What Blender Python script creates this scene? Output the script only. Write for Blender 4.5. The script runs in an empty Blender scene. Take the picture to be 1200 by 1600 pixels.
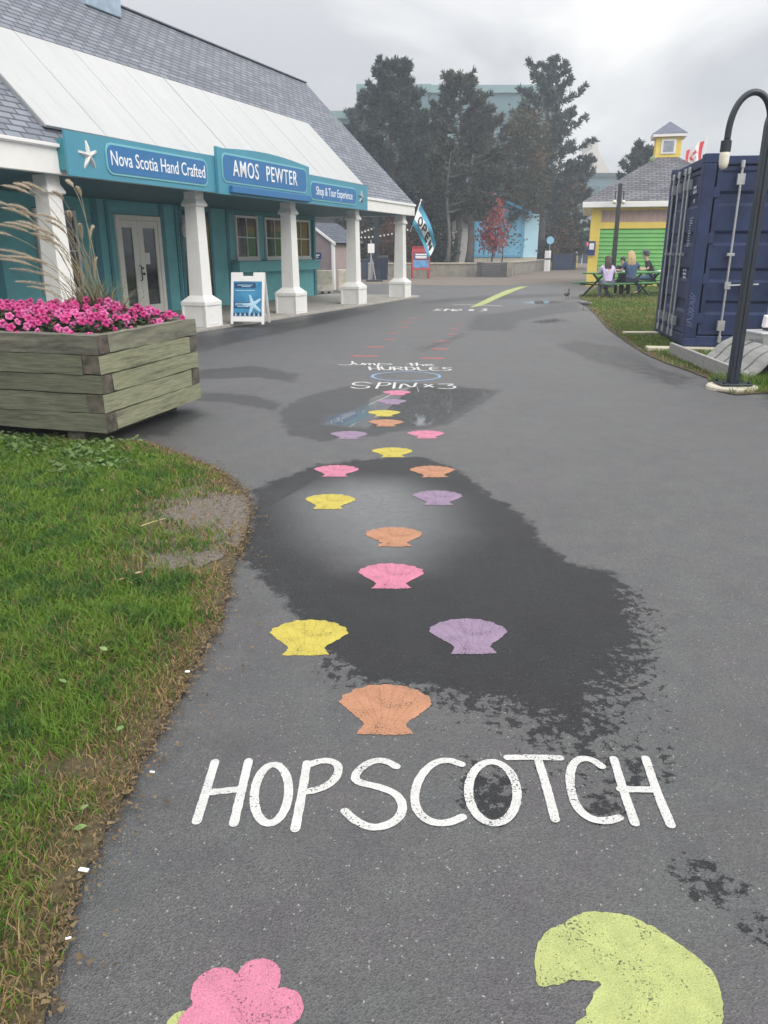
import bpy, math, random
import numpy as np
from mathutils import Vector, Matrix
from mathutils.geometry import tessellate_polygon
rnd = random.Random(7)
SC = bpy.context.scene
COL = SC.collection
PI = math.pi
# ------------------------------------------------------------------ camera
CAM_H, FPX = 1.40, 1200.0
PITCH = math.atan(408 / FPX)
SP, CP = math.sin(PITCH), math.cos(PITCH)
cd = bpy.data.cameras.new('camera'); cam = bpy.data.objects.new('camera', cd); COL.objects.link(cam)
cam.location = (0, 0, CAM_H); cam.rotation_euler = (PI / 2 - PITCH, 0, 0)
cd.sensor_fit = 'VERTICAL'; cd.sensor_height = 36.0; cd.lens = 27.0
cd.clip_start = 0.05; cd.clip_end = 6000
SC.camera = cam
# ------------------------------------------------------------------ sky, sun, exposure
SUN_EL, SUN_AZ = math.radians(38), math.radians(-140)     # soft light from behind and right
W = bpy.data.worlds.new('World'); SC.world = W; W.use_nodes = True
nt = W.node_tree; N = nt.nodes; L = nt.links; N.clear()
def wn(t, **k):
    n = N.new(t)
    for a, b in k.items(): setattr(n, a, b)
    return n
def math_node(tree, op, a, b=None, c=None, clamp=False):
    n = tree.nodes.new('ShaderNodeMath'); n.operation = op; n.use_clamp = clamp
    for i, v in enumerate((a, b, c)):
        if v is None: continue
        if isinstance(v, (int, float)): n.inputs[i].default_value = v
        else: tree.links.new(v, n.inputs[i])
    return n.outputs[0]
out = wn('ShaderNodeOutputWorld'); tc = wn('ShaderNodeTexCoord'); sep = wn('ShaderNodeSeparateXYZ')
L.new(tc.outputs['Generated'], sep.inputs[0])
zc = math_node(nt, 'MAXIMUM', sep.outputs[2], 0.0)
den = math_node(nt, 'ADD', zc, 0.16)
cx = math_node(nt, 'DIVIDE', sep.outputs[0], den); cy = math_node(nt, 'DIVIDE', sep.outputs[1], den)
cmb = wn('ShaderNodeCombineXYZ'); L.new(cx, cmb.inputs[0]); L.new(cy, cmb.inputs[1])
nz = wn('ShaderNodeTexNoise'); nz.inputs['Scale'].default_value = 0.95; nz.inputs['Detail'].default_value = 6
nz.inputs['Roughness'].default_value = 0.5; nz.inputs['Distortion'].default_value = 0.5
mp = wn('ShaderNodeMapping'); mp.inputs['Location'].default_value = (3.1, 1.7, 0); mp.inputs['Scale'].default_value = (1.0, 0.75, 1)
L.new(cmb.outputs[0], mp.inputs[0]); L.new(mp.outputs[0], nz.inputs['Vector'])
cr = wn('ShaderNodeValToRGB')
cr.color_ramp.elements[0].position = 0.38; cr.color_ramp.elements[0].color = (0.56, 0.56, 0.575, 1)
cr.color_ramp.elements[1].position = 0.64; cr.color_ramp.elements[1].color = (1.04, 1.02, 0.985, 1)
L.new(nz.outputs['Fac'], cr.inputs[0])
# brighter towards the zenith (overcast), slightly warm and bright at the horizon
grad = math_node(nt, 'MULTIPLY_ADD', math_node(nt, 'POWER', zc, 1.25), 2.9, 0.98)
hor = wn('ShaderNodeMapRange'); hor.inputs['From Min'].default_value = 0.0; hor.inputs['From Max'].default_value = 0.16
hor.inputs['To Min'].default_value = 1.0; hor.inputs['To Max'].default_value = 0.0; L.new(zc, hor.inputs[0])
mxh = wn('ShaderNodeMixRGB'); mxh.inputs['Color2'].default_value = (0.76, 0.73, 0.70, 1)
L.new(math_node(nt, 'MULTIPLY', hor.outputs[0], 0.6), mxh.inputs['Fac']); L.new(cr.outputs[0], mxh.inputs['Color1'])
vm = wn('ShaderNodeVectorMath', operation='SCALE'); L.new(mxh.outputs[0], vm.inputs[0]); L.new(grad, vm.inputs['Scale'])
bgc = wn('ShaderNodeBackground'); L.new(vm.outputs[0], bgc.inputs['Color']); bgc.inputs['Strength'].default_value = 0.66
sky = wn('ShaderNodeTexSky'); sky.sky_type = 'NISHITA'; sky.sun_disc = False
sky.sun_elevation = SUN_EL; sky.sun_rotation = SUN_AZ
bgs = wn('ShaderNodeBackground'); L.new(sky.outputs[0], bgs.inputs['Color']); bgs.inputs['Strength'].default_value = 0.05
mix = wn('ShaderNodeMixShader'); mix.inputs[0].default_value = 0.9
L.new(bgs.outputs[0], mix.inputs[1]); L.new(bgc.outputs[0], mix.inputs[2]); L.new(mix.outputs[0], out.inputs['Surface'])
sl = bpy.data.lights.new('sun', 'SUN'); sl.energy = 1.5; sl.angle = math.radians(40); sl.color = (1.0, 0.96, 0.9)
so = bpy.data.objects.new('sun', sl); COL.objects.link(so)
sd = Vector((math.sin(SUN_AZ) * math.cos(SUN_EL) * -1, math.cos(SUN_AZ) * math.cos(SUN_EL), math.sin(SUN_EL)))
so.rotation_euler = sd.to_track_quat('Z', 'Y').to_euler()
SC.view_settings.view_transform = 'Standard'; SC.view_settings.look = 'None'
SC.view_settings.exposure = 0.50; SC.view_settings.gamma = 1.0
# ------------------------------------------------------------------ helpers
def G(px, py, z=0.0):
    """point of the photograph (1200 x 1600) -> point on the level z"""
    u = 800 - py; d = (px - 600, FPX * CP + u * SP, -FPX * SP + u * CP)
    t = (z - CAM_H) / d[2]
    return Vector((d[0] * t, d[1] * t, z))
def AT(px, py, Y):
    u = 800 - py; d = (px - 600, FPX * CP + u * SP, -FPX * SP + u * CP); t = Y / d[1]
    return Vector((d[0] * t, Y, CAM_H + d[2] * t))
def lin(c): c /= 255.0; return c / 12.92 if c <= 0.04045 else ((c + 0.055) / 1.055) ** 2.4
def S(r, g, b, k=1.0): return (min(lin(r) * k, .95), min(lin(g) * k, .95), min(lin(b) * k, .95))
def RZ(a): return Matrix.Rotation(a, 4, 'Z')
def RX(a): return Matrix.Rotation(a, 4, 'X')
def RY(a): return Matrix.Rotation(a, 4, 'Y')
def T(x, y, z): return Matrix.Translation((x, y, z))
class MB:
    def __init__(s): s.v = []; s.f = []; s.mi = []
    def add(s, vs, fs, mi=0, M=None):
        o = len(s.v)
        for p in vs:
            p = Vector(p); s.v.append(tuple(M @ p if M is not None else p))
        for f in fs: s.f.append(tuple(i + o for i in f)); s.mi.append(mi)
        return s
    def box(s, x0, x1, y0, y1, z0, z1, mi=0, M=None):
        vs = [(x0, y0, z0), (x1, y0, z0), (x1, y1, z0), (x0, y1, z0), (x0, y0, z1), (x1, y0, z1), (x1, y1, z1), (x0, y1, z1)]
        return s.add(vs, [(0, 3, 2, 1), (4, 5, 6, 7), (0, 1, 5, 4), (1, 2, 6, 5), (2, 3, 7, 6), (3, 0, 4, 7)], mi, M)
    def frustum(s, w0, w1, z0, z1, mi=0, M=None, d0=None, d1=None):
        d0 = d0 or w0; d1 = d1 or w1
        vs = [(-w0/2, -d0/2, z0), (w0/2, -d0/2, z0), (w0/2, d0/2, z0), (-w0/2, d0/2, z0), (-w1/2, -d1/2, z1), (w1/2, -d1/2, z1), (w1/2, d1/2, z1), (-w1/2, d1/2, z1)]
        return s.add(vs, [(0, 3, 2, 1), (4, 5, 6, 7), (0, 1, 5, 4), (1, 2, 6, 5), (2, 3, 7, 6), (3, 0, 4, 7)], mi, M)
    def quad(s, a, b, c, d, mi=0, M=None): return s.add([a, b, c, d], [(0, 1, 2, 3)], mi, M)
    def prism(s, pts, h0, h1, mi=0, M=None):
        """outline in x,y extruded in z"""
        n = len(pts); vs = [(p[0], p[1], h0) for p in pts] + [(p[0], p[1], h1) for p in pts]
        tri = tessellate_polygon([[Vector((p[0], p[1], 0)) for p in pts]])
        fs = [tuple(t) for t in tri] + [tuple(i + n for i in reversed(t)) for t in tri]
        fs = [(t[2], t[1], t[0]) if len(t) == 3 else t for t in fs]
        fs += [(i, (i + 1) % n, (i + 1) % n + n, i + n) for i in range(n)]
        return s.add(vs, fs, mi, M)
    def sheet(s, pts, z, mi=0, M=None):
        tri = tessellate_polygon([[Vector((p[0], p[1], 0)) for p in pts]])
        vs = [(p[0], p[1], z) for p in pts]; fs = []
        for t in tri:
            a, b, c = [Vector(vs[i]) for i in t]
            fs.append(tuple(t) if (b - a).cross(c - a).z > 0 else (t[0], t[2], t[1]))
        return s.add(vs, fs, mi, M)
    def tube(s, path, r, n=8, mi=0, M=None, cap=True):
        path = [Vector(p) for p in path]; k = len(path)
        rs = r if isinstance(r, (list, tuple)) else [r] * k
        vs = []; fs = []; ref = None
        for i, p in enumerate(path):
            t = (path[min(i + 1, k - 1)] - path[max(i - 1, 0)])
            t = t.normalized() if t.length > 1e-9 else Vector((0, 0, 1))
            if ref is None:
                ref = t.cross(Vector((0, 0, 1)) if abs(t.z) < 0.9 else Vector((1, 0, 0))).normalized()
            ref = (ref - t * ref.dot(t))
            ref = ref.normalized() if ref.length > 1e-6 else t.orthogonal().normalized()
            b = t.cross(ref)
            for j in range(n):
                a = 2 * PI * j / n; vs.append(tuple(p + (ref * math.cos(a) + b * math.sin(a)) * rs[i]))
        for i in range(k - 1):
            for j in range(n):
                fs.append((i * n + j, i * n + (j + 1) % n, (i + 1) * n + (j + 1) % n, (i + 1) * n + j))
        if cap: fs += [tuple(range(n))[::-1], tuple((k - 1) * n + j for j in range(n))]
        return s.add(vs, fs, mi, M)
    def lathe(s, prof, n=20, mi=0, M=None):
        k = len(prof); vs = [(r * math.cos(2 * PI * j / n), r * math.sin(2 * PI * j / n), z) for r, z in prof for j in range(n)]
        fs = [(i * n + j, i * n + (j + 1) % n, (i + 1) * n + (j + 1) % n, (i + 1) * n + j) for i in range(k - 1) for j in range(n)]
        fs += [tuple(range(n))[::-1], tuple((k - 1) * n + j for j in range(n))]
        return s.add(vs, fs, mi, M)
    def ball(s, c, r, n=10, mi=0, M=None, sx=1, sy=1, sz=1):
        vs = []; fs = []; m = max(4, n // 2 + 1)
        for i in range(m + 1):
            t = PI * i / m
            for j in range(n):
                a = 2 * PI * j / n; vs.append((c[0] + r * sx * math.sin(t) * math.cos(a), c[1] + r * sy * math.sin(t) * math.sin(a), c[2] - r * sz * math.cos(t)))
        for i in range(m):
            for j in range(n): fs.append((i * n + j, i * n + (j + 1) % n, (i + 1) * n + (j + 1) % n, (i + 1) * n + j))
        return s.add(vs, fs, mi, M)
    def build(s, name, mats, parent=None, loc=None, rot=None, smooth=False, bev=0, seg=2):
        me = bpy.data.meshes.new(name); me.from_pydata(s.v, [], s.f)
        for m in (mats if isinstance(mats, (list, tuple)) else [mats]): me.materials.append(m)
        if any(s.mi): me.polygons.foreach_set('material_index', s.mi)
        if smooth: me.polygons.foreach_set('use_smooth', [True] * len(me.polygons))
        me.update()
        return link(name, me, parent, loc, rot, bev, seg)
def link(name, me, parent=None, loc=None, rot=None, bev=0, seg=2):
    o = bpy.data.objects.new(name, me); COL.objects.link(o)
    if parent is not None: o.parent = parent
    if loc is not None: o.location = loc
    if rot is not None: o.rotation_euler = rot
    if bev:
        b = o.modifiers.new('bevel', 'BEVEL'); b.width = bev; b.segments = seg; b.limit_method = 'ANGLE'; b.angle_limit = math.radians(40)
    return o
def tag(o, label, cat, group=None, kind=None):
    o['label'] = label; o['category'] = cat
    if group: o['group'] = group
    if kind: o['kind'] = kind
    return o
def thing(name, loc, rz, label, cat, group=None):
    o = bpy.data.objects.new(name, None); COL.objects.link(o); o.empty_display_size = 0.2
    o.location = loc; o.rotation_euler = (0, 0, rz)
    return tag(o, label, cat, group)
def structure(o): o['kind'] = 'structure'; return o
def fast_mesh(name, co, quads_or_tris, k):
    """co (n,3) array, faces (m,k) int array"""
    me = bpy.data.meshes.new(name); n = len(co); m = len(quads_or_tris)
    me.vertices.add(n); me.vertices.foreach_set('co', np.ascontiguousarray(co, dtype=np.float32).ravel())
    me.loops.add(m * k); me.loops.foreach_set('vertex_index', np.ascontiguousarray(quads_or_tris, dtype=np.int32).ravel())
    me.polygons.add(m); me.polygons.foreach_set('loop_start', np.arange(0, m * k, k, dtype=np.int32))
    me.update(calc_edges=True)
    return me
def text_mesh(name, s, size, mat, parent, M, depth=0.006, sx=1.0, align='CENTER', spacing=1.0):
    cu = bpy.data.curves.new(name, 'FONT'); cu.body = s; cu.size = size; cu.align_x = align; cu.align_y = 'CENTER'
    cu.extrude = depth; cu.resolution_u = 3; cu.space_character = spacing; cu.offset = size * 0.002
    ob = bpy.data.objects.new('tmp', cu); COL.objects.link(ob)
    bpy.context.view_layer.update()
    me = bpy.data.meshes.new_from_object(ob.evaluated_get(bpy.context.evaluated_depsgraph_get()))
    bpy.data.objects.remove(ob); me.name = name
    me.transform(M @ Matrix.Diagonal((sx, 1, 1, 1)))
    me.materials.clear(); me.materials.append(mat)
    return link(name, me, parent)
# ------------------------------------------------------------------ materials
def mat(name, col, rough=.6, var=.18, scale=6, bump=0., bscale=80, metal=0., spec=.5, coat=0., stretch=(1, 1, 1), col2=None, thr=None, dirt=None, dscale=3):
    m = bpy.data.materials.new(name); m.use_nodes = True; t = m.node_tree; b = t.nodes['Principled BSDF']
    b.inputs['Roughness'].default_value = rough; b.inputs['Metallic'].default_value = metal
    b.inputs['Specular IOR Level'].default_value = spec; b.inputs['Coat Weight'].default_value = coat
    tcn = t.nodes.new('ShaderNodeTexCoord'); oi = t.nodes.new('ShaderNodeObjectInfo')
    mpn = t.nodes.new('ShaderNodeMapping'); mpn.inputs['Scale'].default_value = stretch
    ad = t.nodes.new('ShaderNodeVectorMath'); ad.operation = 'ADD'
    sc = t.nodes.new('ShaderNodeVectorMath'); sc.operation = 'SCALE'; sc.inputs[0].default_value = (17, 31, 23)
    t.links.new(oi.outputs['Random'], sc.inputs['Scale']); t.links.new(tcn.outputs['Object'], ad.inputs[0]); t.links.new(sc.outputs[0], ad.inputs[1])
    t.links.new(ad.outputs[0], mpn.inputs[0])
    n1 = t.nodes.new('ShaderNodeTexNoise'); n1.inputs['Scale'].default_value = scale; n1.inputs['Detail'].default_value = 5; n1.inputs['Roughness'].default_value = .6
    t.links.new(mpn.outputs[0], n1.inputs['Vector'])
    rp = t.nodes.new('ShaderNodeValToRGB'); e = rp.color_ramp.elements
    c2 = col2 or tuple(c * (1 + var) for c in col); c1 = col if col2 else tuple(c * (1 - var) for c in col)
    e[0].position = .32 if thr is None else thr[0]; e[1].position = .68 if thr is None else thr[1]
    e[0].color = (*c1, 1); e[1].color = (*[min(c, 1) for c in c2], 1)
    t.links.new(n1.outputs['Fac'], rp.inputs[0]); last = rp.outputs[0]
    if dirt:
        n2 = t.nodes.new('ShaderNodeTexNoise'); n2.inputs['Scale'].default_value = dscale; n2.inputs['Detail'].default_value = 8; n2.inputs['Roughness'].default_value = .7
        t.links.new(mpn.outputs[0], n2.inputs['Vector'])
        r2 = t.nodes.new('ShaderNodeValToRGB'); r2.color_ramp.elements[0].position = .52; r2.color_ramp.elements[1].position = .72
        t.links.new(n2.outputs['Fac'], r2.inputs[0])
        mx = t.nodes.new('ShaderNodeMixRGB'); mx.inputs['Color2'].default_value = (*dirt, 1)
        t.links.new(r2.outputs[0], mx.inputs['Fac']); t.links.new(last, mx.inputs['Color1']); last = mx.outputs[0]
    t.links.new(last, b.inputs['Base Color'])
    if bump:
        n3 = t.nodes.new('ShaderNodeTexNoise'); n3.inputs['Scale'].default_value = bscale; n3.inputs['Detail'].default_value = 4
        t.links.new(mpn.outputs[0], n3.inputs['Vector'])
        bp = t.nodes.new('ShaderNodeBump'); bp.inputs['Strength'].default_value = bump; bp.inputs['Distance'].default_value = .01
        t.links.new(n3.outputs['Fac'], bp.inputs['Height']); t.links.new(bp.outputs[0], b.inputs['Normal'])
    return m
def glass_mat(name, col, rough=.05):
    m = mat(name, col, rough=rough, var=.3, scale=2.5, spec=.8); return m
def shingle_mat(name, c1, c2, joint_shade, w=.30, h=.14):
    """three-tab shingles on a plane lying in its object's own x,y (y up the slope)"""
    m = bpy.data.materials.new(name); m.use_nodes = True; t = m.node_tree; b = t.nodes['Principled BSDF']
    b.inputs['Roughness'].default_value = .9; b.inputs['Specular IOR Level'].default_value = .25
    tcn = t.nodes.new('ShaderNodeTexCoord'); br = t.nodes.new('ShaderNodeTexBrick')
    br.inputs['Scale'].default_value = 1; br.inputs['Brick Width'].default_value = w; br.inputs['Row Height'].default_value = h
    br.inputs['Mortar Size'].default_value = h * .13; br.inputs['Mortar Smooth'].default_value = .3; br.inputs['Bias'].default_value = 0
    br.inputs['Color1'].default_value = (*c1, 1); br.inputs['Color2'].default_value = (*c2, 1); br.inputs['Mortar'].default_value = (*joint_shade, 1)  # joint colour also paints the shadow line along each shingle course
    t.links.new(tcn.outputs['Object'], br.inputs['Vector'])
    nz = t.nodes.new('ShaderNodeTexNoise'); nz.inputs['Scale'].default_value = 1.1; nz.inputs['Detail'].default_value = 8; nz.inputs['Roughness'].default_value = .75
    t.links.new(tcn.outputs['Object'], nz.inputs['Vector'])
    mr = t.nodes.new('ShaderNodeMapRange'); mr.inputs['From Min'].default_value = .3; mr.inputs['From Max'].default_value = .7
    mr.inputs['To Min'].default_value = .86; mr.inputs['To Max'].default_value = 1.14; t.links.new(nz.outputs['Fac'], mr.inputs[0])
    v = t.nodes.new('ShaderNodeVectorMath'); v.operation = 'SCALE'; t.links.new(br.outputs['Color'], v.inputs[0]); t.links.new(mr.outputs[0], v.inputs['Scale'])
    t.links.new(v.outputs[0], b.inputs['Base Color'])
    # each course steps down to the next: height is a saw-tooth up the slope
    sp = t.nodes.new('ShaderNodeSeparateXYZ'); t.links.new(tcn.outputs['Object'], sp.inputs[0])
    saw = math_node(t, 'FRACT', math_node(t, 'DIVIDE', sp.outputs[1], h))
    hh = math_node(t, 'SUBTRACT', math_node(t, 'SUBTRACT', 1.0, saw), math_node(t, 'MULTIPLY', br.outputs['Fac'], .6))
    bp = t.nodes.new('ShaderNodeBump'); bp.inputs['Strength'].default_value = .9; bp.inputs['Distance'].default_value = .02
    t.links.new(hh, bp.inputs['Height']); t.links.new(bp.outputs[0], b.inputs['Normal'])
    return m
def attr_mat(name, attr='col', rough=.6, trans=0., spec=.3, noise=None):
    m = bpy.data.materials.new(name); m.use_nodes = True; t = m.node_tree; b = t.nodes['Principled BSDF']
    a = t.nodes.new('ShaderNodeAttribute'); a.attribute_name = attr
    t.links.new(a.outputs['Color'], b.inputs['Base Color'])
    b.inputs['Roughness'].default_value = rough; b.inputs['Specular IOR Level'].default_value = spec
    if trans:
        tr = t.nodes.new('ShaderNodeBsdfTranslucent'); t.links.new(a.outputs['Color'], tr.inputs['Color'])
        ms = t.nodes.new('ShaderNodeMixShader'); ms.inputs[0].default_value = trans
        t.links.new(b.outputs[0], ms.inputs[1]); t.links.new(tr.outputs[0], ms.inputs[2])
        t.links.new(ms.outputs[0], t.nodes['Material Output'].inputs['Surface'])
    return m
def set_col(me, cols):
    a = me.attributes.new('col', 'FLOAT_COLOR', 'POINT')
    c = np.ones((len(cols), 4), np.float32); c[:, :3] = cols; a.data.foreach_set('color', c.ravel())
M_ = {}
M_['white'] = mat('white paint', (.80, .79, .765), .5, .03, 3, .04, 40, dirt=(.73, .715, .68), dscale=5)
M_['white2'] = mat('clean white', (.80, .79, .78), .45, .03, 4)
M_['teal'] = mat('teal siding', S(100, 176, 182, 1.02), .55, .10, 3, .05, 60)
M_['teal_dark'] = mat('dark teal trim', S(50, 126, 138, 1.05), .5, .10, 3)
M_['sign'] = mat('turquoise sign board', S(90, 172, 198, .66), .4, .05, 2)
M_['plaque'] = mat('blue plaque', S(60, 132, 194, .68), .4, .05, 2)
M_['plaque_rim'] = mat('pale turquoise rim', S(140, 214, 224, .7), .4, .04, 2)
M_['lettering'] = mat('white lettering', (.86, .86, .86), .4, .02, 4)
M_['glass'] = glass_mat('dark window glass', (.022, .026, .028))
M_['concrete'] = mat('concrete', (.36, .34, .31), .85, .12, 4, .25, 120, dirt=(.22, .21, .19), dscale=2)
M_['beige_conc'] = mat('beige concrete', (.52, .48, .40), .8, .12, 5, .2, 90, dirt=(.3, .27, .22), dscale=4)
M_['black'] = mat('black metal', (.018, .02, .022), .42, .2, 8)
M_['navy_post'] = mat('dark navy post paint', (.016, .024, .034), .35, .15, 6)
M_['steel'] = mat('galvanised steel', (.42, .43, .44), .42, .15, 14, metal=.55)
M_['wood_pale'] = mat('pale timber', (.50, .46, .36), .8, .18, 5, .2, 60, stretch=(1, 8, 8))
M_['red'] = mat('red paint', (.36, .035, .04), .5, .12, 5)
M_['bulb'] = mat('frosted lamp glass', (.72, .68, .58), .25, .08, 12)
# ================================================================== ground
def poly_sd(P, poly):
    """signed distance of points P (n,2) to polygon, positive inside"""
    poly = np.asarray(poly, float); d = np.full(len(P), 1e9); ins = np.zeros(len(P), bool)
    for i in range(len(poly)):
        a = poly[i]; b = poly[(i + 1) % len(poly)]; e = b - a; w = P - a
        t = np.clip((w @ e) / max(e @ e, 1e-12), 0, 1); d = np.minimum(d, np.hypot(*(w - t[:, None] * e).T))
        c = ((a[1] <= P[:, 1]) & (b[1] > P[:, 1])) | ((b[1] <= P[:, 1]) & (a[1] > P[:, 1]))
        xi = a[0] + (P[:, 1] - a[1]) * e[0] / (e[1] if abs(e[1]) > 1e-12 else 1e-12)
        ins ^= c & (P[:, 0] < xi)
    return np.where(ins, d, -d)
def gp(pts, z=0.): return [tuple(G(x, y, z)[:2]) for x, y in pts]
WET_SHADE = [  # outlines of damp ground and painted planter shade, and how ragged each edge is
 ([(395,765),(440,745),(500,725),(560,718),(650,712),(690,722),(735,745),(760,770),(800,790),(835,820),(850,850),(900,880),(950,890),(985,920),(1000,960),(1015,1010),(1000,1060),(965,1090),(945,1130),(930,1190),(890,1170),(800,1110),(720,1092),(650,1075),(560,1062),(515,1040),(480,990),(440,940),(400,895),(372,870),(385,820)], .05),
 ([(432,645),(470,620),(540,603),(640,598),(700,602),(785,610),(740,640),(700,665),(640,672),(580,682),(500,690),(450,680)], .06),
 ([(300,528),(430,506),(560,482),(585,487),(480,512),(380,533),(310,550)], .12),
 ([(310,578),(400,571),(470,586),(455,597),(400,590),(310,593)], .08),
 ([(310,612),(400,618),(440,630),(432,642),(360,630),(310,626)], .07),
 ([(190,685),(300,632),(322,650),(260,682)], .12),  # shade under the planter, painted dark like damp ground
 ([(868,540),(900,532),(985,545),(1030,575),(1085,590),(1060,606),(980,578),(930,566)], .14),
 ([(728,516),(742,492),(790,488),(860,476),(905,470),(902,486),(850,494),(812,502),(800,518)], .22),
 ([(650,546),(690,532),(725,520),(720,528),(690,540),(664,549)], .2),
 ([(650,470),(760,462),(880,458),(880,463),(760,469),(660,475)], .5),
 ([(712,1215),(745,1200),(800,1228),(808,1275),(775,1292),(735,1268)], .03),
 ([(922,1240),(958,1232),(975,1262),(940,1282)], .03),
 ([(962,1185),(1022,1190),(1025,1226),(985,1228)], .03),
 ([(1065,1345),(1110,1365),(1140,1395),(1112,1408)], .04),
 ([(1170,1428),(1200,1448),(1196,1470)], .03),
 ([(1190,606),(1400,600),(1400,660),(1200,640)], .1)]
POOL = [([(470,775),(540,752),(620,755),(690,785),(700,830),(640,880),(560,880),(500,840)], .30, 1.0),
        ([(508,662),(520,649),(560,640),(590,620),(640,604),(705,606),(765,611),(725,638),(690,660),(640,667),(580,670)], .07, 1.0),
        ([(845,501),(870,498),(880,502),(850,505),(825,503)], .25, 1.2),
        ([(810,473),(850,470),(876,472),(850,475)], .5, 1.2)]
PRINTS = [(372,1165,22,26,.5),(395,950,16,20,.45),(228,1358,26,20,.35),(192,1405,30,36,.4),(612,1412,12,8,.4),(705,1408,10,10,.4),(600,1465,9,9,.3),(312,1250,30,18,.3),(640,1540,12,10,.35),(330,1205,26,16,.3)]
def axis(dense0, dense1, step, far, grow=1.18):
    a = list(np.arange(dense0, dense1 + 1e-6, step)); s = step; x = a[-1]
    while x < far: s *= grow; x += s; a.append(x)
    s = step; x = a[0]; b = []
    while x > -far: s *= grow; x -= s; b.append(x)
    return np.array(b[::-1] + a)
xs = axis(-4.2, 6.0, .05, 420, 1.3)
ys = [.45]; st = .03
while ys[-1] < 700: ys.append(ys[-1] + st); st = min(st * (1.003 if ys[-1] < 13 else 1.03), 60)
ys = np.array([-60, -20, -6, -2, -.6, 0] + ys)
X, Y = np.meshgrid(xs, ys); P2 = np.stack([X.ravel(), Y.ravel()], 1)
nx, ny = len(xs), len(ys); idx = np.arange(nx * ny).reshape(ny, nx)
quads = np.stack([idx[:-1, :-1], idx[:-1, 1:], idx[1:, 1:], idx[1:, :-1]], -1).reshape(-1, 4)
me = fast_mesh('asphalt', np.column_stack([P2, np.zeros(len(P2))]), quads, 4)
wet = np.full(len(P2), -9.0)  # damp field, with the painted shade under the planter in it
for poly, rag in WET_SHADE:
    sd_ = poly_sd(P2, gp(poly)) / (rag * 1.0)
    wet = np.maximum(wet, np.clip(sd_, -9, 9 if len(poly) > 11 or poly[0][1] > 1100 else (1.2 if poly[0][0] < 640 else .55)))
rag = np.zeros(len(P2))
for (px, py, sx, sy) in [(960,1060,.24,.34),(900,1190,.5,.16),(700,1100,.4,.10),(1040,1150,.22,.3),(520,1060,.12,.14),(1000,960,.1,.25),(800,1130,.5,.14),(1105,1378,.12,.08),(1186,1450,.07,.06),(760,1245,.10,.07),(950,1260,.08,.06)]:
    c = G(px, py); rag = np.maximum(rag, np.exp(-(((P2[:, 0] - c.x) / sx) ** 2 + ((P2[:, 1] - c.y) / sy) ** 2)))
pool = np.zeros(len(P2))
for poly, soft, k in POOL:
    sd_ = poly_sd(P2, gp(poly)); q = np.clip(.5 + sd_ / (2 * soft), 0, 1); pool = np.maximum(pool, k * q * q * (3 - 2 * q))
prt = np.zeros(len(P2))
for (px, py, rx, ry, k) in PRINTS:
    c = G(px, py); ax = abs(G(px + rx, py).x - c.x); ay = abs(G(px, py - ry).y - c.y)
    prt = np.maximum(prt, 1.7 * k * np.exp(-(((P2[:, 0] - c.x) / ax) ** 2 + ((P2[:, 1] - c.y) / ay) ** 2)))
lite = np.clip(.5 + poly_sd(P2, gp([(100,700),(340,690),(480,700),(700,690),(900,640),(1250,640),(1250,400),(100,400)])) / .3, 0, 1)
for nme, arr in (('lite', lite), ('wet', wet), ('rag', rag), ('pool', pool), ('stain', prt)):
    a = me.attributes.new(nme, 'FLOAT', 'POINT'); a.data.foreach_set('value', arr.astype(np.float32))
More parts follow.
